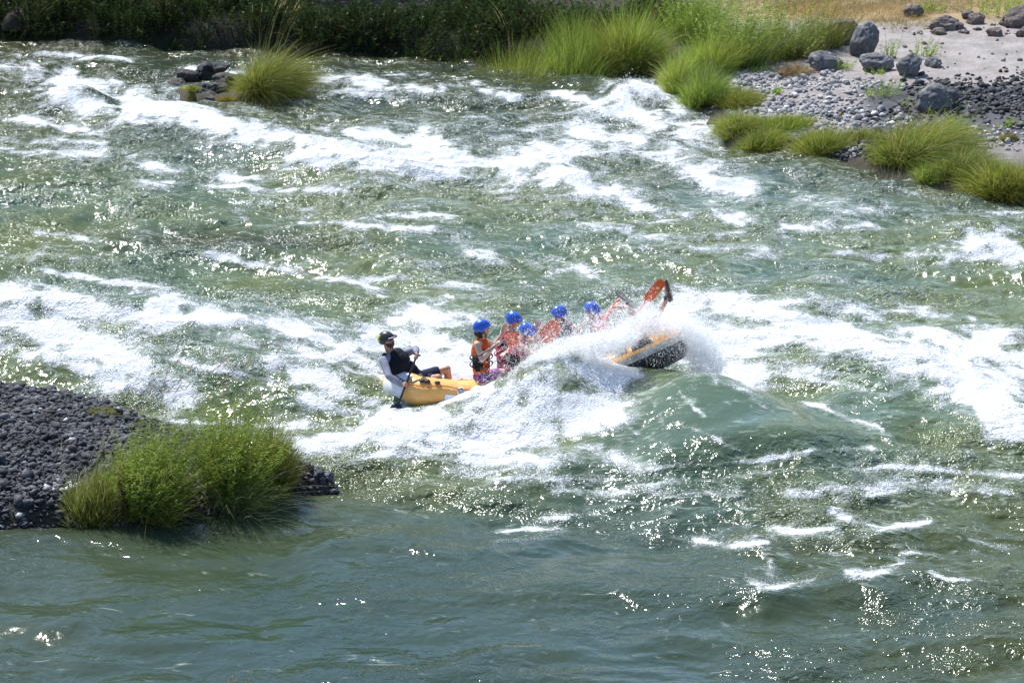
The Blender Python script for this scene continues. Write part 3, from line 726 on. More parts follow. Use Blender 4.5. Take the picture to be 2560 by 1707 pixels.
# shaded far bank on the left
SH = "shaded shrubs under the trees of the far bank"
shr = [(60, 40, .9, 1.2, "dark shaded shrub in the top left corner of the far bank"), (170, 20, .8, 1.3, "shaded shrub with a few sunlit leaves in the upper left"),
       (300, 80, .9, 1.1, "dark shrub over the bank right of the sunlit leaves"), (430, 70, .9, 1.2, "dark shrub directly behind the islet rock"),
       (560, 78, .9, 1.1, "dark shrub behind the left edge of the islet tussock"), (690, 80, .9, 1.2, "dark shrub behind the seed heads of the islet tussock"),
       (820, 90, .9, 1.1, "dark shrub right of the islet tussock, low over the water"), (930, 92, .8, 1.2, "dark shrub above the black water, right of centre-left"),
       (1040, 118, .8, 1.5, "shaded reedy thicket two clumps left of the sunlit reeds"), (1150, 126, .7, 1.6, "shaded reedy thicket beside the sunlit reeds"), (1330, 70, .9, 1.5, "dark thicket behind the leftmost sunlit reeds"), (1480, 75, .9, 1.4, "dark thicket in the gap behind the rounded pale tussock"), (1640, 60, .8, 1.3, "dark thicket left of the bright leafy thicket"), (1230, 60, .9, 1.4, "dark thicket at the shadow edge of the far bank")]
shr += [(-60, 95, .8, .9, "low dark shrub at the left picture edge over the water"), (60, 100, .8, .8, "low dark shrub at the waterline left of the dark tussock"), (215, 108, .8, .9, "low dark shrub at the waterline right of the dark tussock"),
        (350, 112, .8, .9, "low dark shrub at the waterline left of the islet rocks"), (480, 114, .8, .8, "low dark shrub at the waterline above the islet rocks"), (610, 118, .8, .8, "low dark shrub at the waterline behind the islet tussock"),
        (750, 124, .8, .8, "low dark shrub at the waterline just right of the islet tussock"), (880, 132, .8, .8, "low dark shrub hanging over the black water"), (985, 138, .7, .9, "low dark shrub left of the shaded reeds"), (1215, 120, .7, 1.5, "dark reeds right at the shadow edge")]
for i, (u, v, r, h, lab) in enumerate(shr):
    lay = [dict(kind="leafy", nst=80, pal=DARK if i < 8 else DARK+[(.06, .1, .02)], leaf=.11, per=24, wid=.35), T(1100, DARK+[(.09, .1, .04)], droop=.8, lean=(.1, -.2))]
    if i == 1: lay.append(dict(kind="leafy", nst=26, pal=YELLOW, leaf=.1, per=12, wid=.4, hh=.9, sx=.6, ox=-.1))  # sunlit leaves painted in as a brighter palette
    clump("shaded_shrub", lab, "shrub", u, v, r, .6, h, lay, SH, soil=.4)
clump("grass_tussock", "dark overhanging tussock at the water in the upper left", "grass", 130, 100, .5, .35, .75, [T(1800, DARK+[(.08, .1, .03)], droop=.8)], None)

acc = Acc()
for i in range(48):
    u = -120+(i*42) % 1440+rng.uniform(-15, 15); v = rng.uniform(12, 92)+.03*max(u, 0)
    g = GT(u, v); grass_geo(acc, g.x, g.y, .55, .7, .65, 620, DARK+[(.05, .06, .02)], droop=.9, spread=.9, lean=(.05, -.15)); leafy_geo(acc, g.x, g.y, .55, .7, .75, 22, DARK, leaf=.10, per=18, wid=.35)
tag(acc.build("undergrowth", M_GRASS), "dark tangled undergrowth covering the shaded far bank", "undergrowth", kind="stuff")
def tree(u, y, h, r, seed, lab):
    x = (u-1280)/FPX*(y*CP+H*SP)
    zb = th(x, y)
    root = empty("tree", (x, y, zb)); tag(root, lab, "tree", "trees on the far bank")
    rs = np.random.default_rng(seed)
    V, F = [], []
    def limb(p, q, r0, r1, seg=5, nn=8):
        p, q = Vector(p), Vector(q); b0 = len(V)
        ax = (q-p).normalized(); s = ax.orthogonal().normalized(); t2 = ax.cross(s)
        for i in range(seg+1):
            t = i/seg; c = p.lerp(q, t)+s*.12*math.sin(t*3)*r0*4; rr = r0+(r1-r0)*t
            for j in range(nn):
                a = 2*math.pi*j/nn; V.append(c+(s*math.cos(a)+t2*math.sin(a))*rr)
        for i in range(seg):
            for j in range(nn): F.append((b0+i*nn+j, b0+i*nn+(j+1) % nn, b0+(i+1)*nn+(j+1) % nn, b0+(i+1)*nn+j))
    limb((0, 0, -.3), (.3, .1, h*.62), .22, .1)
    acc = Acc()
    for i in range(11):
        a = i*2.4+seed; zz = h*(.15+.5*i/11)
        e = Vector((math.cos(a)*r*.75, math.sin(a)*r*.75, zz+h*.2)); limb((.3*zz/h, .1, zz), e, .08, .02, 4, 6)
    n = 7500
    cc = rs.normal(0, 1, (60, 3)); cc /= np.linalg.norm(cc, axis=1, keepdims=True); cc *= rs.uniform(.35, 1, (60, 1))**.5
    cen = cc*np.array([r, r, h*.46])+np.array([.2, 0, h*.54])
    p = cen[rs.integers(0, 60, n)]+rs.normal(0, .42, (n, 3))
    dd = rs.normal(0, 1, (n, 3)); dd /= np.linalg.norm(dd, axis=1, keepdims=True)
    ll = rs.uniform(.12, .24, n)
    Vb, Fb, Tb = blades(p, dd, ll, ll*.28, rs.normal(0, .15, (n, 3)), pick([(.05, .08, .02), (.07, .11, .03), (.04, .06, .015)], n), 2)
    acc.add(Vb, Fb, Tb)
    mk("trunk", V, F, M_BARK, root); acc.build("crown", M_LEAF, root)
for i, (u, y, h, r, lab) in enumerate([(-1100, 74, 10, 3.2, "dark tree far left of the picture on the far bank"), (-760, 76, 11, 3.2, "dark tree left of the picture on the far bank"), (-250, 78, 12, 3.4, "dark tree in the back row, left"), (-420, 73, 9, 2.8, "dark tree on the far bank, outermost to the left"), (-120, 74, 10, 2.8, "dark tree on the far bank above the top left corner"),
        (140, 72.5, 8, 2.4, "dark tree on the far bank left of the islet"), (380, 73.5, 10, 2.8, "dark tree on the far bank straight behind the islet"),
        (620, 72.5, 9, 2.5, "dark tree on the far bank right of the islet"), (840, 73.5, 9, 2.5, "dark tree on the far bank before the shadow edge"), (480, 79, 13, 3.4, "tallest dark tree, behind the others on the far bank"), (60, 79, 13, 3.4, "tall dark tree at the back of the left stand"), (930, 80, 11, 3, "tall dark tree at the right end of the stand"), (980, 79, 8, 2.3, "small dark tree behind the shaded reeds"), (1330, 78, 8, 2.4, "dark tree behind the leftmost sunlit reeds"), (1540, 79, 7, 2.2, "dark tree behind the pale drooping tussock")]):
    tree(u, y, h, r, 40+i, lab)
# ------------------------------------------------------------------ rocks
def ico(sub):
    import bmesh
    bm = bmesh.new(); bmesh.ops.create_icosphere(bm, subdivisions=sub, radius=1.0)
    V = np.array([v.co for v in bm.verts]); F = np.array([[v.index for v in f.verts] for f in bm.faces]); bm.free()
    return V, F
ICO = {s: ico(s) for s in (1, 2, 3, 5)}
def rock_shape(sub, seed, rough=.25, cuts=7, facet=.8):
    V, F = ICO[sub]; V = V.copy(); rs = np.random.default_rng(seed)
    for _ in range(cuts):
        n = rs.normal(0, 1, 3); n /= np.linalg.norm(n); d = rs.uniform(.55, .9)
        s = V@n; V -= np.outer(np.maximum(s-d, 0), n)*facet
    off = rs.uniform(0, 50, 3)
    disp = np.array([mnoise.fractal(Vector(p*1.6+off), .8, 2.1, 4 if sub > 3 else 2) for p in V])
    return V*(1+rough*disp[:, None]), F
def rockmat(name, c, c2, dust=(.4, .38, .36), damt=.5, bump=.6):
    k = NB(name)
    n = k.noise(3, 6, .65); n2 = k.noise(22, 4, .6)
    col = k.mix(k.rng(n, .35, .65), rgba(c), rgba(c2))
    g = k.n("ShaderNodeNewGeometry"); sx = k.n("ShaderNodeSeparateXYZ"); k.set(sx.inputs[0], g.outputs["Normal"])
    du = k.math('MULTIPLY', k.rng(sx.outputs[2], .55, .95), k.math('MULTIPLY', k.rng(n, .45, .6), damt))
    col = k.mix(du, col, rgba(dust))
    sv = k.math('ADD', k.attr('stone'), 1.0); col = k.mix(1.0, col, k.n('ShaderNodeCombineColor', i_0=sv, i_1=sv, i_2=sv).outputs[0], 'MULTIPLY')
    col = k.mix(1.0, col, k.mix(k.rng(n2, .3, .7), (.7, .7, .7, 1), (1.25, 1.25, 1.25, 1)), 'MULTIPLY')
    k.set(k.b.inputs["Base Color"], col); k.b.inputs["Roughness"].default_value = .8
    k.set(k.b.inputs["Normal"], k.bump(k.math('ADD', n, k.math('MULTIPLY', n2, .4)), bump, .08))
    return k.m
M_BOULDER = rockmat("grey_basalt_boulder", (.105, .10, .105), (.19, .185, .19), damt=.25)
M_BROWN = rockmat("brown_rock", (.12, .09, .075), (.20, .155, .13), damt=.2)
M_BASALT = rockmat("dark_basalt_cobble", (.028, .028, .031), (.078, .079, .085), damt=.12)
M_PALE = rockmat("pale_cobble", (.24, .235, .23), (.52, .51, .50), damt=.4)
M_ISLE = rockmat("islet_basalt", (.016, .015, .015), (.05, .047, .046), damt=.12)
M_WET = simple("wet_basalt", (.03, .03, .033), .22, .5, 8, .8)
BG = "boulders on the right bank"
def boulder(u, v, wx, wy, hz, seed, lab, mat=None, rot=0.0, sink=.25, tilt=0.0, z0=None, name="boulder", cuts=6, grp=BG):
    g = GT(u, v) if z0 is None else Vector((*G(u, v, z0), z0))
    V, F = rock_shape(5, seed, .16, cuts, .85)
    V = V*np.array([wx/2, wy/2, hz/2*1.15])
    Rm = np.array(Matrix.Rotation(rot, 3, 'Z') @ Matrix.Rotation(tilt, 3, 'Y'))
    V = V@Rm.T
    V[:, 2] += hz*.5*(1-sink)
    o = mk(name, V, F, mat or M_BOULDER); o.location = g + Vector((0, wy*.35, -hz*.08))
    return tag(o, lab, "rock", grp)
boulder(2064, 178, .72, .6, .48, 3, "round creased grey boulder right of the dry brown tussock")
boulder(2190, 178, .80, .6, .42, 8, "low rounded dark boulder between the creased one and the split one")
boulder(2278, 192, .60, .6, .52, 12, "lumpy light grey boulder standing alone at the edge of the sand", rot=.5)
boulder(2335, 168, .38, .35, .22, 15, "small flat grey boulder touching the lumpy light grey one")
boulder(2162, 142, .62, .6, .85, 21, "tall leaning dark boulder standing over the weeds", tilt=.25)
boulder(2112, 112, .85, .6, .62, 25, "broad brownish slab boulder behind the tall leaning one", M_BROWN, tilt=-.1)
boulder(2340, 278, 1.05, .8, .66, 31, "big grey slab boulder above the large combed tussock", rot=.3, tilt=-.18)
boulder(2362, 76, .78, .5, .34, 33, "flat reddish brown rock at the upper edge of the sand", M_BROWN)
boulder(2350, 88, .34, .3, .18, 34, "small brown rock in front of the flat reddish one", M_BROWN)
boulder(2545, 68, .95, .6, .5, 36, "large brown rock cut by the right edge of the picture", M_BROWN, tilt=-.3)
boulder(2492, 90, .42, .35, .2, 38, "small dark brown rock on the sand left of the large brown one", M_BROWN)
boulder(2440, 62, .5, .4, .3, 39, "brown rock half hidden in weeds at the top of the sand", M_BROWN)
boulder(2285, 44, .5, .4, .32, 41, "dark brown rock in the dry grass", M_BROWN)
boulder(2420, 48, .34, .3, .22, 43, "small brown rock at the back under the green weeds", M_BROWN)
boulder(2560, 92, .4, .35, .24, 44, "brown rock at the right edge below the large one", M_BROWN)
boulder(2395, 72, .3, .3, .16, 45, "little brown rock beside the flat reddish one, to its right", M_BROWN)
IS = "rocks of the midstream islet"
for j, (u, v, wx, hz, z0, lab) in enumerate([(470,205,.5,.42,.12,"black rock at the top left of the islet"),(520,195,.6,.5,.15,"rounded dark rock crowning the islet"),(548,182,.42,.36,.3,"brownish rock knob on top of the islet"),
        (440,225,.45,.34,.02,"low wet rock at the left tip of the islet"),(500,240,.55,.4,.04,"grey rock at the front of the islet"),(545,238,.55,.4,.06,"dark rock beside the seeded tussock"),(560,215,.5,.4,.16,"grey rock behind the tussock's left side"),
        (525,255,.4,.26,.0,"low black rock at the islet's waterline"),(455,192,.3,.2,.2,"small mossy brown rock at the back of the islet")]):
    boulder(u, v, wx*1.1, .5, hz*.72, 60+j, lab, M_ISLE, rot=j, z0=z0, name="rock", cuts=10, grp=IS)
LT = "wet rocks off the tip of the left gravel bar"
for j, (u, v, wx, hz, lab) in enumerate([(765,1198,.3,.22,"wet black rock at the left of the bar tip"),(795,1200,.28,.2,"wet black rock in the middle of the bar tip"),(820,1205,.2,.13,"small wet black rock, last before open water"),
        (740,1215,.3,.16,"low wet rock in front of the olive tussock"),(660,1232,.25,.16,"wet rock under the tallest bush's right side"),(475,1225,.34,.2,"pinkish wet rock between the two bushes"),(505,1255,.3,.2,"black wet rock under the gap between the bushes")]):
    boulder(u, v, wx, .25, hz, 80+j, lab, M_WET, z0=.02, name="rock", cuts=10, grp=LT)

SHP = [rock_shape(2, 200+i, .22, 14, 1.2) for i in range(8)]
SHG = [rock_shape(1, 300+i, .6, 4, 1.1) for i in range(12)] + [rock_shape(2, 330+i, .25, 16, 1.25) for i in range(5)]
def rocks_field(name, label, pts, sizes, mat, cat="gravel"):
    Vs, Fs, Sh, n = [], [], [], 0
    for p, s in zip(pts, sizes):
        V, F = SHG[rng.integers(0, len(SHG))]
        q = Matrix.Rotation(rng.uniform(0, 6.28), 3, 'Z') @ Matrix.Rotation(rng.uniform(-.7, .7), 3, 'X')
        V = (V*np.array([1, rng.uniform(.6, .95), rng.uniform(.45, .8)]))@np.array(q).T*s+p
        Vs.append(V); Fs.append(F+n); n += len(V); Sh.append(np.full(len(V), rng.lognormal(-.05, .38)))
    o = mk(name, np.concatenate(Vs), np.concatenate(Fs), mat, smooth=False); vattr(o, 'stone', np.concatenate(Sh)-1)
    return tag(o, label, cat, kind="stuff")
def scatter(n, cond, x0, x1, y0, y1):
    x = rng.uniform(x0, x1, n); y = rng.uniform(y0, y1, n)
    m = cond(x, y); x, y = x[m], y[m]
    return np.stack([x, y, terrain_h(x, y)], 1)
def dBar(x, y): return terrain_parts(x, y)[1]
def dFar(x, y): return terrain_parts(x, y)[0]
# left gravel bar
p = scatter(30000, lambda x, y: (dBar(x, y) > -.25) & (x > -9.6), -9.6, -2.2, 34.4, 42)
s = rng.lognormal(math.log(.034), .42, len(p)); p[:, 2] += s*.25
u_, v_ = proj(p[:, 0], p[:, 1], p[:, 2])
pale = (np.exp(-((u_-240)/130)**2-((v_-1225)/28)**2) > rng.uniform(.25, 1, len(p))) | (rng.uniform(0, 1, len(p)) < .015)
rocks_field("gravel", "dark grey angular stones covering the left gravel bar", p[~pale], s[~pale], M_BASALT)
rocks_field("pale_gravel", "pale dusty stones low on the left gravel bar near the water", p[pale], s[pale]*1.1, M_PALE)
# right beach
rb = lambda x, y: (dFar(x, y) > -.1)
def zonepick(p, boxes):
    u, v = proj(p[:, 0], p[:, 1], p[:, 2]); w = np.zeros(len(p))
    for (u0, v0, ru, rv, st) in boxes: w = np.maximum(w, st*np.exp(-((u-u0)/ru)**4-((v-v0)/rv)**4))
    return rng.uniform(0, 1, len(p)) < w
p = scatter(26000, rb, 3, 12.5, 52, 66)
a = zonepick(p, [(1960,205,120,30,.6),(1900,245,130,30,.4),(2000,270,150,32,.5),(2130,215,120,18,.35),(2080,310,160,30,.5),(2200,330,120,30,.5),(2480,345,150,28,.4),(2150,380,60,18,.9),(2060,240,120,30,.2)])
s = rng.lognormal(math.log(.04), .4, a.sum()); pp = p[a]; pp[:, 2] += s*.25
rocks_field("pale_gravel", "whitish cobbles spread over the right beach behind the tussocks", pp, s, M_PALE)
a = zonepick(p, [(2460,250,170,45,.9),(2200,290,110,16,.55),(2250,265,60,14,.3),(2480,210,130,10,.2),(2160,375,90,25,.8),(2060,375,150,22,.4),(2560,250,60,60,.8)])
s = rng.lognormal(math.log(.045), .4, a.sum()); pp = p[a]; pp[:, 2] += s*.25
rocks_field("gravel", "dark grey gravel right of the big slab boulder", pp, s, M_BASALT)
a = zonepick(p, [(2450,130,200,90,.012),(2400,75,170,14,.12),(2330,170,60,12,.05)])
s = rng.lognormal(math.log(.04), .5, a.sum()); pp = p[a]; pp[:, 2] += s*.2
rocks_field("brown_gravel", "scattered brown stones on the sand", pp, s, M_BROWN)
# the biggest cobbles, one object each
def cobbles(n, cond, box, mat, lab, grp, smin, smax, boxes=None):
    p = scatter(n*(40 if boxes else 3), cond, *box)
    if boxes is not None: p = p[zonepick(p, boxes)]
    p = p[:n]
    protos = []
    for V, F in SHP:
        protos.append(mk("cobble", V, F, mat, smooth=False))
    for i, q in enumerate(p):
        o = protos[i] if i < len(protos) else protos[i % len(protos)].copy()
        if i >= len(protos): COL.objects.link(o)
        s = rng.uniform(smin, smax)
        o.scale = (s, s*rng.uniform(.65, .95), s*rng.uniform(.5, .8)); o.rotation_euler = (rng.uniform(-.5, .5), rng.uniform(-.5, .5), rng.uniform(0, 6.28))
        o.location = (q[0], q[1], q[2]+s*.35); tag(o, lab, "rock", grp)
cobbles(150, lambda x, y: (dBar(x, y) > .05) & (x < -4.0), (-9, -3.5, 34.8, 40), M_BASALT, "larger dark angular cobble among the stones of the left gravel bar", "larger cobbles of the left gravel bar", .045, .075)
cobbles(80, rb, (3, 9.5, 54, 64), M_PALE, "larger whitish cobble on the right beach behind the tussocks", "larger pale cobbles of the right beach", .07, .12, [(1980,235,150,60,.5),(2150,300,170,40,.5),(2440,350,100,20,.5)])
cobbles(60, rb, (7, 12, 54, 62), M_BASALT, "larger dark cobble in the gravel right of the big slab boulder", "larger dark cobbles of the right beach", .07, .12, [(2460,250,150,40,.6)])
# driftwood stick lying on the bar
g = GT(150, 1032)
def tube(path, rad, nn=8):
    V, F = [], []; path = [Vector(p) for p in path]
    if not hasattr(rad, '__len__'): rad = [rad]*len(path)
    for i, p in enumerate(path):
        d = (path[min(i+1, len(path)-1)]-path[max(i-1, 0)]).normalized()
        s = d.cross(Vector((.13, .21, .97))).normalized(); t = d.cross(s)
        for j in range(nn):
            a = 2*math.pi*j/nn; V.append(p+(s*math.cos(a)+t*math.sin(a))*rad[i])
    for i in range(len(path)-1):
        for j in range(nn): F.append((i*nn+j, i*nn+(j+1) % nn, (i+1)*nn+(j+1) % nn, (i+1)*nn+j))
    F.append(tuple(range(nn-1, -1, -1))); F.append(tuple((len(path)-1)*nn+j for j in range(nn)))
    return V, F
a_, b_ = GT(-40, 1035), GT(150, 1036)
pts = [a_.lerp(b_, i/6)+Vector((0, 0, .07+.03*math.sin(i*2))) for i in range(7)]
V, F = tube(pts, [.007]*6+[.004]); tag(mk("driftwood_stick", V, F, simple("driftwood", (.38, .30, .22), .8)), "thin pale stick lying across the stones at the left edge", "stick")
# ------------------------------------------------------------------ body-building helpers
def remesh(shapes, voxel=.008, smooth=2):
    Vs, Fs, n = [], [], 0
    for V, F in shapes:
        Vs += [tuple(v) for v in V]; Fs += [tuple(int(i)+n for i in f) for f in F]; n += len(V)
    me = bpy.data.meshes.new("tmp"); me.from_pydata(Vs, [], Fs)
    o = bpy.data.objects.new("tmp", me); COL.objects.link(o)
    m = o.modifiers.new("r", 'REMESH'); m.mode = 'VOXEL'; m.voxel_size = voxel
    if smooth:
        s = o.modifiers.new("s", 'SMOOTH'); s.factor = .5; s.iterations = smooth
    dg = bpy.context.evaluated_depsgraph_get()
    out = bpy.data.meshes.new_from_object(o.evaluated_get(dg))
    bpy.data.objects.remove(o); bpy.data.meshes.remove(me)
    out.polygons.foreach_set("use_smooth", np.ones(len(out.polygons), bool))
    return out
def mobj(name, me, mat, parent=None):
    o = bpy.data.objects.new(name, me); COL.objects.link(o); me.name = name
    me.materials.clear(); me.materials.append(mat)
    if parent is not None: o.parent = parent; o.location = -parent.location
    return o
def ell(c, ax, r):
    """ellipsoid; ax = 3 orthonormal Vectors, r = 3 radii"""
    V, F = ICO[3]; A = np.array([list(a) for a in ax])
    return (V*np.array(r))@A+np.array(c), F
def cap(p, q, r0, r1, fl=1.0, side=None, nn=14):
    """tapered capsule; fl squashes it at right angles to `side`"""
    p, q = Vector(p), Vector(q); d = q-p; L = d.length
    if L < 1e-6: d = Vector((0, 0, 1)); L = 1e-6
    d = d/L
    s = (Vector(side) - d*Vector(side).dot(d)).normalized() if side is not None else d.orthogonal().normalized()
    t = d.cross(s)
    rings = []
    for a in (-90, -55, -25): rings.append((r0*math.sin(R(a)), r0*math.cos(R(a)) if a > -90 else 1e-4))
    for i in range(5): rings.append((L*i/4, r0+(r1-r0)*i/4))
    for a in (25, 55, 90): rings.append((L+r1*math.sin(R(a)), r1*math.cos(R(a)) if a < 90 else 1e-4))
    V, F = [], []
    for h, rr in rings:
        for j in range(nn):
            a = 2*math.pi*j/nn; V.append(p+d*h+s*math.cos(a)*rr+t*math.sin(a)*rr*fl)
    m = len(rings)
    for i in range(m-1):
        for j in range(nn): F.append((i*nn+j, i*nn+(j+1) % nn, (i+1)*nn+(j+1) % nn, (i+1)*nn+j))
    F.append(tuple(range(nn-1, -1, -1))); F.append(tuple((m-1)*nn+j for j in range(nn)))
    return V, F
def chain(pts, rs, **kw): return [cap(pts[i], pts[i+1], rs[i], rs[i+1], **kw) for i in range(len(pts)-1)]
def hand(wr, ha, grip=None, side=1, open_=False):
    """palm, four fingers of unequal length and a thumb; grip = direction of the held shaft"""
    wr, ha = Vector(wr), Vector(ha); d = (ha-wr).normalized(); S = []
    if grip is not None:
        g = Vector(grip).normalized(); n = (wr-ha); n = (n-g*n.dot(g)).normalized(); b = g.cross(n)*side
        pc = ha+n*.034
        S.append(ell(pc, (g, b, n), (.043, .03, .017)))
        S.append(cap(wr, pc, .024, .026))
        for i in range(4):
            off = g*((i-1.5)*.0205); rr = .026; ln = [1, 1.08, 1.0, .85][i]
            pts = [ha+off+(n*math.cos(a)+b*math.sin(a))*rr*(1.15 if a < .6 else 1) for a in [R(x*ln) for x in (10, 70, 130, 190, 240)]]
            S += chain(pts, [.0105, .0105, .0098, .009, .008], nn=10)
        pts = [ha-g*.03+(n*math.cos(a)+b*math.sin(a))*.027 for a in [R(x) for x in (-15, -65, -115, -160)]]
        S += chain(pts, [.013, .0115, .0105, .009], nn=10)
    else:
        up = Vector((0, 0, 1)); s = d.cross(up).normalized() if abs(d.z) < .9 else Vector((1, 0, 0)); n = s.cross(d)
        pc = wr+d*.055
        S.append(ell(pc, (s, d, n), (.042, .05, .016))); S.append(cap(wr, pc, .024, .026))
        for i in range(4):
            ln = [.062, .075, .07, .055][i]; sp = (i-1.5)
            b0 = pc+d*.038+s*sp*.02; dd = (d+s*sp*.13).normalized(); k = .15 if open_ else .5
            p1 = b0+dd*ln*.45; p2 = p1+(dd-n*k).normalized()*ln*.33; p3 = p2+(dd-n*k*2).normalized()*ln*.25
            S += chain([b0, p1, p2, p3], [.0105, .0098, .009, .008], nn=10)
        t0 = pc-d*.03-s*side*.035; t1 = t0+(d*.5-s*side).normalized()*.035; t2 = t1+(d-s*side*.5).normalized()*.032
        S += chain([t0, t1, t2], [.014, .012, .0095], nn=10)
    return S
def frame(face, up):
    f = Vector(face).normalized(); u = Vector(up); u = (u-f*u.dot(f)).normalized(); r = f.cross(u)
    return r, f, u
def head_shapes(c, face, up, beard=False):
    r, f, u = frame(face, up); c = Vector(c); A = (r, f, u); S = []
    S.append(ell(c+u*.025, A, (.076, .095, .09)))
    S.append(ell(c+f*.03-u*.035, A, (.060, .062, .075)))
    S.append(ell(c+f*.058-u*.088, A, (.026, .026, .022)))        # chin
    S.append(cap(c+f*.092+u*.012, c+f*.112-u*.022, .008, .013))      # nose
    S.append(ell(c+f*.088+u*.032, A, (.045, .014, .010)))          # brow
    S.append(ell(c+f*.086-u*.052, A, (.022, .014, .007)))          # lips
    S.append(ell(c+f*.087-u*.064, A, (.019, .012, .006)))
    for k in (-1, 1):
        S.append(ell(c+r*k*.078-u*.012-f*.008, A, (.012, .02, .03)))
        S.append(ell(c+r*k*.040+f*.072-u*.022, A, (.022, .02, .02)))
    return S
def dome(c, face, up, col, name="helmet", rad=(.102, .134, .112), holes=True, tilt=0.0, peak=False, parent=None, back=None):
    r, f, u = frame(face, up); c = Vector(c)+u*.03-f*.006
    nu, nv = 40, 20; V, F = [], []
    for layer, sc_ in ((0, 1.0), (1, .90)):
        for i in range(nv+1):
            for j in range(nu):
                a = 2*math.pi*j/nu; ca, sa = math.cos(a), math.sin(a)          # a=0 forward
                low = R(-2 if ca > .55 else -30 if ca > -.1 else -36) if not peak else R(6 if ca > .4 else -26)
                # smooth transition of the rim
                tt = (ca+1)/2; lowf = R(-36)+(R(2)-R(-36))*float(sstep(.35, .85, np.array(tt)))
                el = math.pi/2+(lowf-math.pi/2)*i/nv
                z = math.sin(el); rr = math.cos(el)
                flare = 1+.05*(i/nv)**6
                V.append(c + (r*sa*rad[0]*rr*flare + f*ca*rad[1]*rr*flare + u*z*rad[2])*sc_)
    m = (nv+1)*nu
    for i in range(nv):
        for j in range(nu):
            a, b = i*nu+j, i*nu+(j+1) % nu
            F.append((a, a+nu, b+nu, b)); F.append((m+a, m+b, m+b+nu, m+a+nu))
    for j in range(nu):
        a, b = nv*nu+j, nv*nu+(j+1) % nu; F.append((a, m+a, m+b, b))
    h = mk(name, V, F, col, None)
    if parent is not None: h.parent = parent; h.location = -parent.location
    def onsurf(a, el, out=1.01):
        return c+(r*math.sin(a)*rad[0]*math.cos(el)+f*math.cos(a)*rad[1]*math.cos(el)+u*math.sin(el)*rad[2])*out
    kids = []
    if holes:
        for a in (-100, -70, -40, 40, 70, 100, 150, 210):
            p = onsurf(R(a), R(38)); n = (p-c).normalized(); s = n.orthogonal().normalized()
            v, fc = ell(p, (s, n.cross(s), n), (.010, .010, .004)); kids.append((v, fc))
        Vs, Fs, n0 = [], [], 0
        for v, fc in kids: Vs.append(np.array(v)); Fs.append(np.array(fc)+n0); n0 += len(v)
        o = mk("vent_holes", np.concatenate(Vs), np.concatenate(Fs), M_BLK, h)
    if back is not None:       # coloured back panel
        V2, F2 = [], []
        for i in range(13):
            for j in range(17):
                V2.append(onsurf(R(118+124*j/16), R(-33+85*i/12), 1.012))
        for i in range(12):
            for j in range(16): F2.append((i*17+j, i*17+j+1, i*17+j+18, i*17+j+17))
        mk("back_panel", V2, F2, back, h)
    if peak:
        V3, F3 = [], []
        for s_ in (0, 1):
            for i in range(6):
                for j in range(13):
                    a = R(-55+110*j/12); e = i/5
                    q = c+(r*math.sin(a)*rad[0]*1.0+f*math.cos(a)*rad[1]*1.0)+f*(.062*e*math.cos(a))+u*(.012-.012*e*e-s_*.006)+u*.012
                    V3.append(q)
        for s_ in (0, 1):
            for i in range(5):
                for j in range(12):
                    b0 = s_*78+i*13+j; F3.append((b0, b0+1, b0+14, b0+13))
        for j in range(12): F3.append((65+j, 66+j, 144+j, 143+j))
        mk("peak", V3, F3, M_CHAR, h)
    return h
def torso(J, k=0.0, lo=0.0, arms=0):
    sh = (J["shF"]-J["shN"]).normalized(); ch, pe, ne = J["chest"], J["pelvis"], J["neck"]
    sp = (ne-pe).normalized(); fr = sp.cross(sh).normalized(); side = (sh-sp*sh.dot(sp)).normalized()
    A = (side, fr, sp); w = (J["shF"]-J["shN"]).length/2
    b = J.get("b", 1.0); S = []
    mid = pe.lerp(ch, .5)
    if lo <= 0: S.append(ell(pe, A, (.165*b+k, .118*b+k, .125+k)))
    S.append(ell(pe.lerp(ch, .32), A, (.140*b+k, .105*b+k, .13+k*.6)))
    S.append(ell(mid, A, (.142*b+k, .108*b+k, .13+k)))
    S.append(ell(ch, A, (.165*b+k, .120*b+k, .165+k)))
    S.append(ell(ch.lerp(ne, .45), A, (.150*b+k, .100*b+k, .10+k)))
    for s in ("shN", "shF"): S.append(cap(ne.lerp(ch, .3), J[s], .065+k*.8, .056+k*.5))
    return S
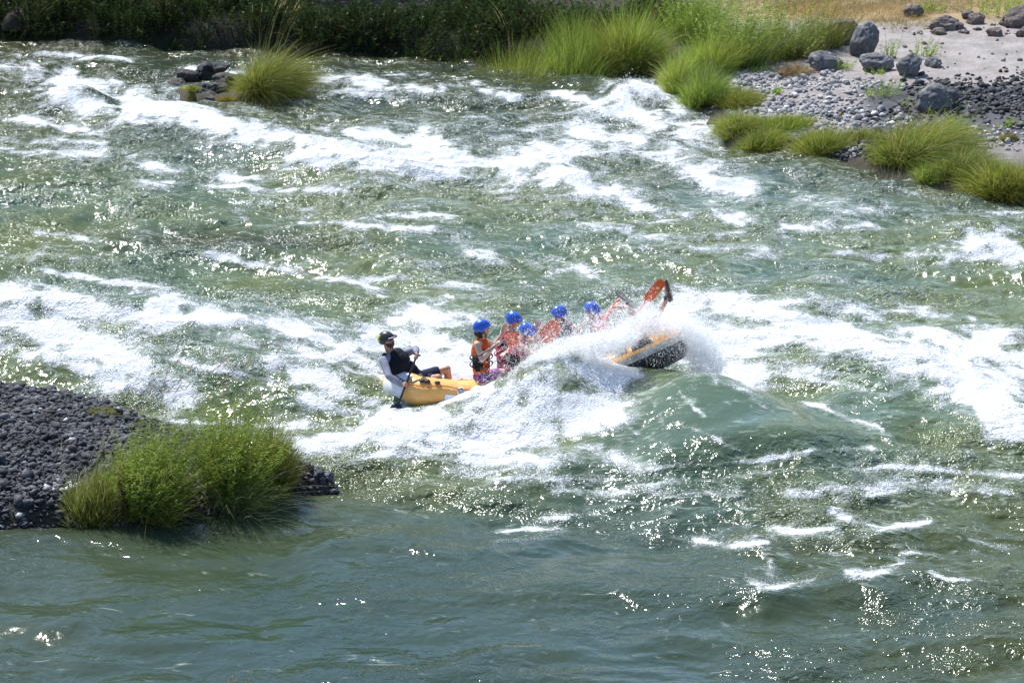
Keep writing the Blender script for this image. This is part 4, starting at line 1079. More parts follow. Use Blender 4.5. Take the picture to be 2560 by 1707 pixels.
def person(label, J, skin, top=None, vest=None, shorts=None, helmet=None, hair=None, gripN=None, gripF=None, glasses=False, beard=None, shoes=None, vest_trim=None, bare_shoulder=False, tee=None, openF=False, openN=False):
    J = {k: (Vector(v) if hasattr(v, '__len__') else v) for k, v in J.items()}
    root = empty("person", J["pelvis"]-Vector((0, 0, .12))); tag(root, label, "person", "people in the raft")
    S = torso(J) + head_shapes(J["head"], J["face"], J["up"])
    S += [cap(J["neck"], J["head"]-Vector(J["up"]).normalized()*.05-Vector(J["face"]).normalized()*.02, .058, .052)]
    for s in "NF":
        sh, el, wr, ha = J["sh"+s], J["el"+s], J["wr"+s], J["ha"+s]
        m = sh.lerp(el, .45); S += chain([sh, m, el], [.052, .047, .037]); m = el.lerp(wr, .3); S += chain([el, m, wr], [.038, .040, .025])
        S += hand(wr, ha, gripN if s == "N" else gripF, 1 if s == "N" else -1, openF if s == "F" else openN)
        hp, kn, an = J["hip"+s], J["kn"+s], J["an"+s]
        S += chain([hp, hp.lerp(kn, .5), kn], [.088, .078, .058]); S += chain([kn, kn.lerp(an, .3), kn.lerp(an, .7), an], [.055, .058, .043, .034])
        to = J.get("to"+s) or an+(kn-hp).normalized()*.18
        S += [cap(an, Vector(to), .036, .026, .75)]
    mobj("body", remesh(S, .0085, 2), skin, root)
    if tee is not None or top is not None:
        m_ = tee or top; S = torso(J, .009, 0)
        for s in "NF":
            sh, el, wr = J["sh"+s], J["el"+s], J["wr"+s]
            if top is not None: S += chain([sh, sh.lerp(el, .5), el, el.lerp(wr, .5), wr.lerp(el, .06)], [.066, .060, .052, .05, .037])
            else: S += chain([sh, sh.lerp(el, .55)], [.066, .062])
        mobj("shirt", remesh(S, .010, 2), m_, root)
    if shorts is not None:
        S = [x for x in torso(J, .014)[:2]]
        for s in "NF":
            hp, kn = J["hip"+s], J["kn"+s]; S += chain([hp, hp.lerp(kn, .4), hp.lerp(kn, .62)], [.105, .100, .096])
        mobj("shorts", remesh(S, .010, 2), shorts, root)
    if vest is not None:
        S = torso(J, .036, 1)[:-2]
        ne, ch = J["neck"], J["chest"]
        for s in ("shN", "shF"):
            S.append(cap(ne.lerp(J[s], .55)+(ne-ch).normalized()*.035, ch.lerp(J[s], .5), .045, .06, .8))
        sh = (J["shF"]-J["shN"]).normalized(); sp = (ne-J["pelvis"]).normalized(); fr = sp.cross(sh).normalized()
        S.append(ell(ch+fr*.085, ((sh), fr, sp), (.12, .06, .15))); S.append(ell(ch-fr*.085, ((sh), fr, sp), (.11, .05, .15)))
        mobj("life_vest", remesh(S, .010, 1), vest, root)
        if vest_trim is not None:
            # side panel and buckled straps
            S = []
            side = (sh-sp*sh.dot(sp)).normalized()
            for q in (.25, .55):
                c0 = J["pelvis"].lerp(ch, q+.25); ring = []
                for i in range(25):
                    a = 2*math.pi*i/24; ring.append(c0+side*math.cos(a)*.196+fr*math.sin(a)*.165)
                S += [cap(ring[i], ring[i+1], .016, .016, .5, nn=8) for i in range(24)]
            for sgn in (-1, 1):
                S.append(ell(J["pelvis"].lerp(ch, .72)+side*sgn*.135, (side, fr, sp), (.055, .085, .17)))
                S += chain([ch+side*sgn*.10+fr*.10, ne.lerp(ch, .1)+side*sgn*.10+sp*.06, ch+side*sgn*.10-fr*.12], [.024, .022, .024], nn=8)
            mobj("vest_straps", remesh(S, .009, 1), vest_trim, root)
    r, f, u = frame(J["face"], J["up"]); hc = J["head"]
    S = []
    for k in (-1, 1): S += [ell(hc+r*k*.032+f*.084+u*.010, (r, f, u), (.014, .010, .009))]
    if not glasses:
        V, F, n0 = [], [], 0
        for k in (-1, 1):
            v, fc = S[(k+1)//2]; mk("eye", v, fc, M_EYE, root).location = -root.location
    else:
        S = []
        for k in (-1, 1): S.append(ell(hc+r*k*.034+f*.093+u*.008, (r, f, u), (.030, .014, .019))); S.append(cap(hc+r*k*.062+f*.085+u*.012, hc+r*k*.082-f*.0+u*.008, .005, .005, nn=8))
        S.append(cap(hc-r*.02+f*.105+u*.01, hc+r*.02+f*.105+u*.01, .006, .006, nn=8))
        mobj("sunglasses", remesh(S, .005, 1), M_LENS, root)
    if beard is not None:
        S = [ell(hc+f*.040-u*.062, (r, f, u), (.066, .064, .050)), ell(hc+f*.062-u*.094, (r, f, u), (.034, .032, .028)), ell(hc+f*.092-u*.038, (r, f, u), (.026, .014, .007))]
        mobj("beard", remesh(S, .007, 1), beard, root)
    if hair is not None:
        S = [ell(hc-f*.035-u*.0, (r, f, u), (.088, .085, .095)), ell(hc-f*.06-u*.075, (r, f, u), (.075, .055, .06)), ell(hc-f*.05-u*.11+r*.02, (r, f, u), (.06, .045, .045)), ell(hc-f*.09-u*.06, (r, f, u), (.05, .045, .05))]
        for i in range(16):
            a = R(100+i*10); p = hc+r*math.cos(a)*.0+(-f*.06)+r*(.09*math.sin(i*1.7))-u*(.10+.03*math.sin(i*2.3)); S.append(cap(p+u*.04, p-u*.02, .022, .012, nn=8))
        mobj("hair", remesh(S, .008, 1), hair, root)
    if helmet is not None:
        kw = dict(helmet); mat = kw.pop("mat"); dome(hc, J["face"], J["up"], mat, parent=root, **kw)
        S = []
        for k in (-1, 1): S += chain([hc+r*k*.088+u*.0-f*.0, hc+r*k*.080+f*.03-u*.06, hc+r*k*.03+f*.045-u*.118], [.0075]*3, nn=8)
        S += chain([hc-r*.03+f*.045-u*.118, hc+r*.03+f*.045-u*.118], [.008]*2, nn=8)
        mobj("chin_strap", remesh(S, .0045, 0), M_BLK, root)
    if shoes is not None:
        for s in "NF":
            an, to = J["an"+s], J["to"+s]; kn = J["kn"+s]; d = (to-an).normalized(); sn = J.get("sole"+s) or (an-kn).normalized()
            sn = (sn-d*sn.dot(d)).normalized(); sd_ = d.cross(sn)
            heel = an-d*.045+sn*.03; toe = to+sn*.012
            S = [cap(heel, heel.lerp(toe, .5), .038, .044, .8, sd_), cap(heel.lerp(toe, .5), toe, .044, .036, .7, sd_), cap(an-sn*.02, heel.lerp(toe, .25), .046, .040)]
            sh_ = mobj("shoe", remesh(S, .007, 1), shoes[0], root)
            S = [cap(heel+sn*.034, heel.lerp(toe, .45)+sn*.034, .037, .034, .32, sd_), cap(heel.lerp(toe, .45)+sn*.034, heel.lerp(toe, .75)+sn*.034, .034, .046, .28, sd_), cap(heel.lerp(toe, .75)+sn*.034, toe+sn*.03, .046, .036, .3, sd_)]
            for q in np.linspace(.05, .95, 9):
                c0 = heel.lerp(toe, q)+sn*.046; S.append(cap(c0-sd_*.03, c0+sd_*.03, .006, .006, nn=6))
            so = mobj("sole", remesh(S, .006, 0), shoes[1], sh_); so.location = (0, 0, 0)
    return root

# ------------------------------------------------------------------ materials of the raft and crew
M_BLK = simple("black_webbing", (.018, .018, .02), .55, .3, 20, .4)
M_CHAR = simple("charcoal_plastic", (.035, .037, .042), .35, .15, 10)
M_LIME = simple("lime_plastic", (.55, .62, .03), .4, .1)
M_BLUE = simple("blue_helmet_plastic", (.028, .12, .62), .28, .06, 3)
M_EYE = simple("eye_dark", (.03, .02, .02), .2, .1)
M_LENS = simple("blue_mirror_lens", (.02, .05, .16), .08, .3, 12, spec=.9)
def skinmat(name, c):
    k = NB(name); n = k.noise(14, 4, .6)
    k.set(k.b.inputs["Base Color"], k.mix(k.rng(n, .3, .7), rgba([x*.86 for x in c]), rgba(c)))
    k.b.inputs["Roughness"].default_value = .45; k.b.inputs["Subsurface Weight"].default_value = .15
    k.b.inputs["Subsurface Radius"].default_value = (.02, .008, .004); k.b.inputs["Subsurface Scale"].default_value = .5
    return k.m
SK1 = skinmat("tanned_skin", (.50, .28, .19)); SK2 = skinmat("fair_skin", (.68, .44, .34)); SK3 = skinmat("warm_skin", (.60, .34, .26))
def cloth(name, c, c2=None, scale=6, b=.6): return simple(name, c, .85, .18, scale, b, .2, c2, bscale=22)
M_GREY = cloth("grey_sleeve_fabric", (.25, .26, .32)); M_NAVY = cloth("navy_shorts_fabric", (.022, .026, .06)); M_VBLK = cloth("black_vest_fabric", (.016, .018, .024), b=.9)
M_ORNG = cloth("orange_vest_fabric", (.62, .11, .02)); M_MARN = cloth("maroon_fabric", (.33, .03, .07)); M_PINK = cloth("pink_wet_fabric", (.55, .17, .22)); M_HAIR = simple("dark_brown_hair", (.028, .014, .010), .6, .4, 30, .8)
M_BEARD = simple("grey_brown_beard", (.09, .06, .05), .8, .5, 60, .8)
def floral(name, cols, scale):
    k = NB(name); vo = k.n("ShaderNodeTexVoronoi"); vo.inputs["Scale"].default_value = scale; k.set(vo.inputs["Vector"], k.pos())
    sp = k.n("ShaderNodeSeparateColor"); k.set(sp.inputs[0], vo.outputs["Color"])
    cr = k.n("ShaderNodeValToRGB"); k.set(cr.inputs[0], sp.outputs[0]); cr.color_ramp.interpolation = 'CONSTANT'
    for i, c in enumerate(cols):
        e = cr.color_ramp.elements[i] if i < 2 else cr.color_ramp.elements.new(i/len(cols))
        e.position = i/len(cols); e.color = rgba(c)
    k.set(k.b.inputs["Base Color"], cr.outputs[0]); k.b.inputs["Roughness"].default_value = .85
    return k.m
M_FLOR = floral("floral_shorts_fabric", [(.45, .03, .25), (.03, .03, .12), (.55, .08, .38), (.05, .25, .42), (.28, .02, .20), (.6, .3, .5)], 34)
M_PLAID = floral("plaid_shorts_fabric", [(.30, .03, .08), (.12, .03, .06), (.40, .18, .22)], 26)
def tubemat():
    k = NB("orange_raft_rubber"); n = k.noise(3, 5, .6); n2 = k.noise(40, 3)
    col = k.mix(k.rng(n, .35, .65), (.86, .42, .10, 1), (.90, .50, .16, 1))
    k.set(k.b.inputs["Base Color"], col); k.set(k.b.inputs["Roughness"], k.rng(n2, .3, .7, .18, .38))
    k.set(k.b.inputs["Normal"], k.bump(n, .3, .02)); return k.m
M_RAFT = tubemat(); M_WHT = simple("white_patch_rubber", (.78, .78, .80), .4, .06); M_RUB = simple("black_rubber", (.016, .016, .02), .42, .3, 6, .5)
M_STRK = simple("worn_grey_strake", (.42, .42, .38), .55, .35, 9, .8); M_ROPE = simple("orange_brown_rope", (.45, .16, .07), .8, .3, 40, .6)
M_FLOOR = simple("grey_floor_rubber", (.30, .29, .27), .5, .1, 5); M_RED = cloth("red_dry_bag", (.55, .03, .05)); M_PADO = simple("orange_paddle_plastic", (.80, .12, .012), .3, .08, 4); M_PADK = simple("black_paddle_shaft", (.02, .02, .022), .35, .2)
M_STEEL = simple("dark_steel", (.12, .12, .13), .3, .2)

# ------------------------------------------------------------------ raft
YN = 39.98
def raftmap(a, b):
    """centre of the tube at distance a from the stern and b across (-.66 near .. +.66 far)"""
    z = np.interp(a, [0, .4, 1.0, 1.9, 2.5, 3.0, 3.5, 4.0, 4.4], [.30, .20, .14, .16, .26, .42, .62, .84, 1.03])
    roll = .22+.10*float(sstep(2.4, 4.2, np.array(a)))
    return Vector((-1.80+a*.985, YN+(b+.66)*1.0, float(z)+roll*(-(b+.66))))
def loop_pt(s):
    """racetrack plan, s in 0..1, starting mid near side going towards the bow"""
    L, W, rc = 4.2, 1.32, .56
    hx, hy = L/2-rc, W/2-rc
    segs = [('l', (0, -W/2), (hx, -W/2)), ('a', (hx, -hy), -90), ('l', (L/2, -hy), (L/2, hy)), ('a', (hx, hy), 0), ('l', (hx, W/2), (-hx, W/2)), ('a', (-hx, hy), 90), ('l', (-L/2, hy), (-L/2, -hy)), ('a', (-hx, -hy), 180), ('l', (-hx, -W/2), (0, -W/2))]
    ln = [math.dist(q[1], q[2]) if q[0] == 'l' else rc*math.pi/2 for q in segs]; tot = sum(ln); d = (s % 1)*tot
    for q, l in zip(segs, ln):
        if d <= l:
            t = d/l
            if q[0] == 'l': return q[1][0]+(q[2][0]-q[1][0])*t, q[1][1]+(q[2][1]-q[1][1])*t
            a = R(q[2]+90*t); return q[1][0]+rc*math.cos(a), q[1][1]+rc*math.sin(a)
        d -= l
    return 0, -W/2
NS = 160
ring_c, ring_o, ring_u = [], [], []
for i in range(NS):
    a, b = loop_pt(i/NS); ring_c.append(raftmap(a+2.2, b))
for i in range(NS):
    tg = (ring_c[(i+1) % NS]-ring_c[i-1]).normalized()
    a, b = loop_pt(i/NS); p0 = raftmap(a+2.2, -.66); p1 = raftmap(a+2.2, .66); q0 = raftmap(a+2.1, b); q1 = raftmap(a+2.3, b)
    up = (q1-q0).cross(p1-p0).normalized()
    out = tg.cross(up).normalized(); up = out.cross(tg).normalized(); ring_o.append(out); ring_u.append(up)
TR = .255
def tube_pt(i, th_, r): i %= NS; return ring_c[i]+ring_o[i]*math.cos(R(th_))*r+ring_u[i]*math.sin(R(th_))*r
raft = empty("inflatable_raft", raftmap(2.2, 0)-Vector((0, 0, .25)))
tag(raft, "orange inflatable raft pitched bow-up on the big wave, black underside showing", "raft")
def rmk(name, V, F, mat, parent=None, smooth=True):
    o = mk(name, V, F, mat, parent if parent is not None else raft, smooth)
    if parent is None: o.location = -raft.location
    return o
def band(name, i0, i1, t0, t1, r, mat, nt_=8, parent=None, thick=True):
    n = i1-i0; V, F = [], []
    for i in range(n+1):
        for j in range(nt_+1): V.append(tube_pt(i0+i, t0+(t1-t0)*j/nt_, r))
    for i in range(n):
        for j in range(nt_):
            q = i*(nt_+1)+j; F.append((q, q+1, q+nt_+2, q+nt_+1))
    return rmk(name, V, F, mat, parent)
V, F = [], []
for i in range(NS):
    for j in range(28): V.append(tube_pt(i, 360*j/28, TR))
for i in range(NS):
    for j in range(28): F.append((i*28+j, i*28+(j+1) % 28, ((i+1) % NS)*28+(j+1) % 28, ((i+1) % NS)*28+j))
rmk("outer_tube", V, F, M_RAFT)
iA = lambda a: int(round((a-2.2)/10.3*NS))        # near-side index for a distance from the stern
band("rub_strake", 6, 74, 2, 24, TR+.006, M_STRK, 5)
band("bottom_guard", 12, 66, -128, 2, TR+.004, M_RUB, 14)
band("white_patch", -22, -17, -42, 12, TR+.010, M_WHT, 5); band("white_patch", -36, -30, -40, 70, TR+.010, M_WHT, 8); 
band("tread_patch", 20, 23, 42, 78, TR+.008, M_RUB, 5); band("tread_patch", 24, 28, 38, 84, TR+.008, M_RUB, 5)
# floor and thwarts
V, F = [], []
nA, nB_ = 40, 14
for top in (0, 1):
    for i in range(nA+1):
        a = .35+3.7*i/nA
        for j in range(nB_+1):
            b = -.58+1.16*j/nB_; p = raftmap(a, b); V.append(p+Vector((0, 0, -.20+.025*math.cos(j*math.pi*2/2.0)-(.07 if top == 0 else 0))))
m = (nA+1)*(nB_+1)
for top in (0, 1):
    for i in range(nA):
        for j in range(nB_):
            q = top*m+i*(nB_+1)+j; F.append((q, q+1, q+nB_+2, q+nB_+1))
rmk("floor", V, F, M_FLOOR)
for a in (1.15, 2.15, 3.15):
    pts = [raftmap(a, -.56+1.12*i/8)+Vector((0, 0, -.02)) for i in range(9)]; V, F = tube(pts, .20, 20); rmk("thwart", V, F, M_RAFT)
# perimeter rope with D-rings
rp = [tube_pt(i, 34+5*math.sin(i*.5), TR+.018) for i in range(-46, 10)]; V, F = tube(rp, .0085, 6); rmk("grab_line", V, F, M_ROPE)
for i in (-18, -31, 4):
    c0 = tube_pt(i, 26, TR+.01); n_ = (c0-ring_c[i % NS]).normalized(); t_ = (ring_c[(i+1) % NS]-ring_c[i % NS]).normalized(); s_ = n_.cross(t_)
    v, fc = ell(c0, (t_, s_, n_), (.062, .062, .012)); pt = rmk("ring_patch", v, fc, M_WHT)
    ps = [c0+n_*.022+(t_*math.cos(a)+s_*math.sin(a))*.036 for a in [2*math.pi*q/16 for q in range(17)]]; V, F = tube(ps, .008, 6); mk("ring", V, F, M_STEEL, pt)
for k_ in (-27, -26, -24):
    c0 = tube_pt(k_, 50, TR+.02); v, fc = rock_shape(2, 400+k_, .2, 4, .6); rmk("buckle", v*np.array([.05, .03, .025])+np.array(c0), fc, M_BLK)
# things lying in the raft
g = P(1118, 972, 40.6); v, fc = rock_shape(3, 501, .25, 4, .6); o = mk("gear_bag", v*np.array([.20, .16, .13]), fc, cloth("dark_navy_bag", (.02, .018, .035), b=1)); o.location = P(1113, 970, 40.75); tag(o, "dark bag lying in the stern behind the near tube", "bag")
v, fc = rock_shape(3, 503, .3, 5, .6); o = mk("dry_bag", v*np.array([.13, .14, .14]), fc, M_RED); o.location = P(1158, 968, 40.6); tag(o, "red bag in the raft between the dark bag and the floral shorts", "bag")

# ------------------------------------------------------------------ crew
def W(u, v, Y): return P(u, v, Y)
BH = dict(mat=M_BLUE)
z = Vector((0, 0, 1))
# helmsman
gs = W(1041, 891, 40.12)-W(1014, 962, 39.88)
person("person in black and lime helmet with grey sleeves leaning back at the stern", dict(head=W(967, 850, 40.35), face=(.86, -.40, .22), up=(-.30, 0, .95), neck=W(975, 884, 40.38), chest=W(994, 908, 40.36), pelvis=W(1034, 950, 40.42), b=1.18,
    shN=W(958, 901, 40.16), shF=W(1012, 884, 40.52), elN=W(972, 941, 39.90), wrN=W(1003, 962, 39.90), haN=W(1014, 962, 39.88), elF=W(1040, 872, 40.44), wrF=W(1042, 882, 40.26), haF=W(1041, 891, 40.12),
    hipN=W(1043, 957, 40.30), knN=W(1096, 944, 40.06), anN=W(1102, 992, 40.36), hipF=W(1046, 946, 40.56), knF=W(1118, 922, 40.60), anF=W(1124, 984, 40.66)),
    SK1, top=M_GREY, vest=M_VBLK, vest_trim=M_BLK, shorts=M_NAVY, helmet=dict(mat=M_CHAR, holes=False, peak=True, back=M_LIME), glasses=True, beard=M_BEARD, gripN=gs, gripF=gs)
person("person with dark hair below a blue helmet, orange vest and floral shorts, nearest the helmsman", dict(head=W(1206, 821, 40.12), face=(.93, .05, .12), up=(-.12, 0, 1), neck=W(1202, 847, 40.12), chest=W(1203, 880, 40.12), pelvis=W(1203, 938, 40.14), b=.88,
    shN=W(1193, 862, 39.95), shF=W(1216, 856, 40.30), elN=W(1205, 900, 39.84), wrN=W(1236, 864, 39.86), haN=W(1246, 858, 39.86), elF=W(1238, 862, 40.36), wrF=W(1257, 832, 40.30), haF=W(1263, 815, 40.28),
    hipN=W(1207, 948, 40.00), knN=W(1247, 956, 40.26), anN=W(1240, 1000, 40.50), hipF=W(1212, 944, 40.26), knF=W(1256, 930, 40.58), anF=W(1254, 985, 40.70)),
    SK2, vest=M_ORNG, vest_trim=M_VBLK, shorts=M_FLOR, helmet=BH, hair=M_HAIR, gripN=W(1270, 846, 39.9)-W(1238, 862, 39.86), openF=True)
person("person in maroon shirt and plaid shorts behind the orange paddle blade", dict(head=W(1284, 801, 41.2), face=(.85, -.42, -.22), up=(.1, -.1, 1), neck=W(1274, 828, 41.2), chest=W(1265, 858, 41.2), pelvis=W(1262, 912, 41.22), b=.85,
    shN=W(1256, 842, 41.0), shF=W(1288, 840, 41.36), elN=W(1284, 862, 40.86), wrN=W(1270, 877, 40.76), haN=W(1263, 882, 40.72), elF=W(1304, 868, 41.3), wrF=W(1310, 850, 41.1), haF=W(1312, 842, 41.1),
    hipN=W(1266, 914, 41.08), knN=W(1306, 920, 40.86), anN=W(1312, 965, 40.9), hipF=W(1272, 912, 41.34), knF=W(1312, 908, 41.2), anF=W(1320, 960, 41.2)),
    SK3, tee=M_MARN, vest=M_VBLK, vest_trim=M_MARN, shorts=M_PLAID, helmet=BH)
person("person in spray-dotted blue helmet ducking forward, third helmet from the stern", dict(head=W(1317, 830, 40.35), face=(.80, -.15, -.58), up=(.45, 0, .85), neck=W(1303, 848, 40.35), chest=W(1296, 880, 40.35), pelvis=W(1288, 932, 40.35), b=.88,
    shN=W(1296, 862, 40.16), shF=W(1316, 854, 40.52), elN=W(1330, 886, 40.05), wrN=W(1352, 860, 40.05), haN=W(1358, 852, 40.05), elF=W(1338, 852, 40.60), wrF=W(1343, 824, 40.56), haF=W(1345, 812, 40.54),
    hipN=W(1292, 936, 40.22), knN=W(1336, 926, 40.30), anN=W(1336, 975, 40.4), hipF=W(1296, 934, 40.48), knF=W(1340, 920, 40.6), anF=W(1342, 970, 40.7)),
    SK3, vest=M_PINK, vest_trim=M_VBLK, shorts=M_NAVY, helmet=BH, openF=True)
person("person seen from behind in maroon and black vest, middle of the raft", dict(head=W(1398, 786, 41.2), face=(.78, .45, -.25), up=(.2, 0, 1), neck=W(1400, 808, 41.2), chest=W(1405, 838, 41.2), pelvis=W(1398, 888, 41.2), b=.95,
    shN=W(1388, 826, 41.0), shF=W(1424, 816, 41.4), elN=W(1376, 862, 40.9), wrN=W(1378, 848, 40.7), haN=W(1380, 838, 40.6), elF=W(1440, 838, 41.3), wrF=W(1450, 820, 41.1), haF=W(1455, 812, 41.1),
    hipN=W(1402, 892, 41.1), knN=W(1440, 880, 40.9), anN=W(1445, 920, 40.9), hipF=W(1406, 890, 41.3), knF=W(1446, 872, 41.3), anF=W(1450, 915, 41.3)),
    SK3, tee=M_MARN, vest=M_VBLK, vest_trim=M_MARN, shorts=M_NAVY, helmet=BH)
person("person in blue helmet bent forward with an arm stretched towards the raised legs", dict(head=W(1479, 777, 41.0), face=(.72, -.35, -.55), up=(.4, 0, .9), neck=W(1492, 792, 41.05), chest=W(1500, 820, 41.1), pelvis=W(1482, 866, 41.1), b=.92,
    shN=W(1486, 806, 40.86), shF=W(1516, 792, 41.22), elN=W(1502, 836, 40.7), wrN=W(1512, 806, 40.6), haN=W(1516, 796, 40.55), elF=W(1536, 768, 41.15), wrF=W(1562, 766, 40.95), haF=W(1574, 768, 40.9),
    hipN=W(1486, 872, 41.0), knN=W(1522, 862, 40.8), anN=W(1528, 900, 40.8), hipF=W(1492, 868, 41.24), knF=W(1528, 850, 41.2), anF=W(1534, 895, 41.2)),
    SK3, vest=M_PINK, vest_trim=M_VBLK, shorts=M_NAVY, helmet=BH, gripN=W(1530, 765, 40.6)-W(1500, 812, 40.5))
person("person fallen backwards into the bow, only bare legs in dark shoes showing above the spray", dict(head=W(1560, 874, 40.6), face=(.25, -.2, .95), up=(-.95, 0, .2), neck=W(1572, 872, 40.6), chest=W(1590, 868, 40.6), pelvis=W(1624, 848, 40.6), b=.95,
    shN=W(1584, 880, 40.42), shF=W(1584, 862, 40.80), elN=W(1612, 886, 40.3), wrN=W(1640, 870, 40.3), haN=W(1652, 864, 40.3), elF=W(1600, 835, 40.95), wrF=W(1600, 800, 41.0), haF=W(1600, 788, 41.0),
    hipN=W(1622, 846, 40.5), knN=W(1590, 812, 40.28), anN=W(1572, 756, 40.26), toN=W(1541, 728, 40.22), soleN=Vector((.15, -.8, .55)), hipF=W(1630, 842, 40.74), knF=W(1638, 796, 40.6), anF=W(1669, 744, 40.6), toF=W(1663, 704, 40.56), soleF=Vector((.9, .1, .35))),
    SK1, vest=M_ORNG, shorts=M_NAVY, helmet=BH, shoes=(simple("dark_grey_shoe", (.05, .055, .07), .6), simple("pale_tread_sole", (.55, .48, .36), .7, .15, 20, .6)))

# ------------------------------------------------------------------ paddles
def paddle(label, grip, throat, tip, bw, nrm, mat, shaft, tg=True):
    grip, throat, tip = Vector(grip), Vector(throat), Vector(tip); d = (tip-throat).normalized(); n = Vector(nrm); n = (n-d*n.dot(d)).normalized(); s = d.cross(n); L = (tip-throat).length
    root = empty("paddle", grip); tag(root, label, "paddle", "paddles in the raft")
    def add(name, V, F, m): o = mk(name, V, F, m, root); o.location = -grip; return o
    V, F = tube([grip.lerp(throat, i/6) for i in range(7)]+[throat+d*L*.3], .0155, 12); add("shaft", V, F, shaft)
    if tg: V, F = tube([grip-s*.055, grip, grip+s*.055], [.014, .017, .014], 10); add("grip", V, F, M_BLK)
    prof = [(0, .12), (.06, .34), (.14, .72), (.24, .95), (.4, 1.0), (.8, .98), (.92, .86), (.98, .6), (1, .3)]
    V, F = [], []
    for sd2 in (1, -1):
        for t, w_ in prof:
            for j in range(9):
                q = -1+j/4; th2 = (.010*(1-q*q)+.003)*(1-.5*t); V.append(throat+d*L*t+s*q*w_*bw/2+n*(sd2*th2+.018*q*q*w_))
    for k2 in (0, 1):
        for i in range(8):
            for j in range(8): a0 = k2*81+i*9+j; F.append((a0, a0+1, a0+10, a0+9) if k2 == 0 else (a0, a0+9, a0+10, a0+1))
    for i in range(8):
        for j in (0, 8): a0 = i*9+j; F.append((a0, a0+9, a0+90, a0+81) if j == 0 else (a0, a0+81, a0+90, a0+9))
    for j in range(8):
        F.append((j, j+81, j+82, j+1)); a0 = 72+j; F.append((a0, a0+1, a0+82, a0+81))
    b_ = add("blade", V, F, mat)
    V, F = tube([throat+d*L*.1+n*.014, throat+d*L*.75+n*.012], [.011, .004], 8); o = mk("spine", V, F, mat, b_)
    return root
gh, gl = W(1041, 891, 40.12), W(1014, 962, 39.88)
dd = (gl-gh)
hp = ell(W(1052, 948, 40.12), (Vector((1, 0, 0)), Vector((0, 1, 0)), Vector((0, 0, 1))), (.085, .05, .085)); o = mk('hip_pouch', hp[0], hp[1], cloth('olive_pouch', (.16, .19, .11), b=1), bpy.data.objects['person']); o.location = -bpy.data.objects['person'].location
paddle("black paddle planted in the water by the helmsman", gh-dd*.06, gl+dd*.62, gl+dd*1.35, .19, (0, -.4, .9), M_PADK, M_PADK)
paddle("orange paddle whose blade stands beside the floral-shorts paddler's hands", W(1190, 893, 39.70), W(1262, 850, 39.92), W(1296, 852, 40.15), .24, (.2, -.9, .45), M_PADO, simple("grey_paddle_shaft", (.12, .12, .12), .5))
paddle("orange paddle with wide blade half lost in spray behind the ducking paddler", W(1312, 842, 41.1), W(1352, 852, 40.5), W(1396, 806, 40.4), .24, (.1, -.95, .3), M_PADO, M_PADO, False)
paddle("thin edge-on orange paddle in front of the forward bent paddler", W(1556, 742, 40.8), W(1532, 762, 40.6), W(1495, 820, 40.38), .12, (.82, .38, .42), M_PADO, M_PADO, False)
paddle("orange paddle raised upright beside the fallen paddler's shoe", W(1584, 790, 40.45), W(1611, 758, 40.42), W(1657, 701, 40.42), .15, (.1, -.95, .3), M_PADO, M_PADO, False)

# ------------------------------------------------------------------ spray
k = NB("spray_droplets"); k.b.inputs["Base Color"].default_value = (.995, .995, .995, 1); k.b.inputs["Roughness"].default_value = .4
tr = k.n("ShaderNodeBsdfTranslucent"); tr.inputs[0].default_value = (.995, .995, .995, 1); mx = k.n("ShaderNodeMixShader"); mx.inputs[0].default_value = .5
k.t.links.new(k.b.outputs[0], mx.inputs[1]); k.t.links.new(tr.outputs[0], mx.inputs[2]); k.t.links.new(mx.outputs[0], k.out.inputs[0]); M_SPRAY = k.m
def Pn(u, v, Y):
    a, b = (u-1280)/FPX, (v-853.5)/FPX; dy = CP-b*SP; dz = -SP-b*CP; t = Y/dy
    return np.stack([a*t, Y, H+dz*t], 1)
def in_poly(u, v, poly):
    return poly_sd(u, v, poly)
def flakes(C, size, stretch=1.0, vel=None):
    n = len(C); q = rng.normal(0, 1, (n, 3, 3)); q /= np.linalg.norm(q, axis=2, keepdims=True)
    if vel is not None: q += vel[:, None, :]*rng.normal(0, 1, (n, 3, 1))*3.5
    V = (C[:, None, :]+q*size[:, None, None]).reshape(-1, 3); F = (np.arange(n)*3)[:, None]+np.arange(3)[None, :]
    return V, F
def cloud_poly(poly, n, Y0, Y1, soft=7, dens=None):
    us = [p[0] for p in poly]; vs = [p[1] for p in poly]
    u = rng.uniform(min(us), max(us), n*4); v = rng.uniform(min(vs), max(vs), n*4)
    sdv = poly_sd(u, v, poly)
    clump_ = .5+.9*perlin(u/22, v/22, 71)+.6*perlin(u/8, v/8, 72)
    m = (sdv > 0) & (rng.uniform(0, 1, len(u)) < np.clip(.35+clump_, 0.1, 1))
    u, v = u[m][:n], v[m][:n]
    j = rng.exponential(soft, len(u))*.6; a = rng.uniform(0, 6.28, len(u))
    u = u+np.cos(a)*j*1.2; v = v+np.sin(a)*j
    return Pn(u, v, rng.uniform(Y0, Y1, len(u)))
def spray(label, parts):
    """parts: (points, size_lo, size_hi, velocity)"""
    Vs, Fs, n0 = [], [], 0
    for C, s0, s1, vel in parts:
        s = s0+(s1-s0)*rng.uniform(0, 1, len(C))**3
        vv = None if vel is None else np.repeat(np.array([vel]), len(C), 0)*rng.uniform(0, 1, (len(C), 1))
        V, F = flakes(C, s, vel=vv); Vs.append(V); Fs.append(F+n0); n0 += len(V)
    o = mk("spray", np.concatenate(Vs), np.concatenate(Fs), M_SPRAY, smooth=False)
    return tag(o, label, "spray", kind="stuff")
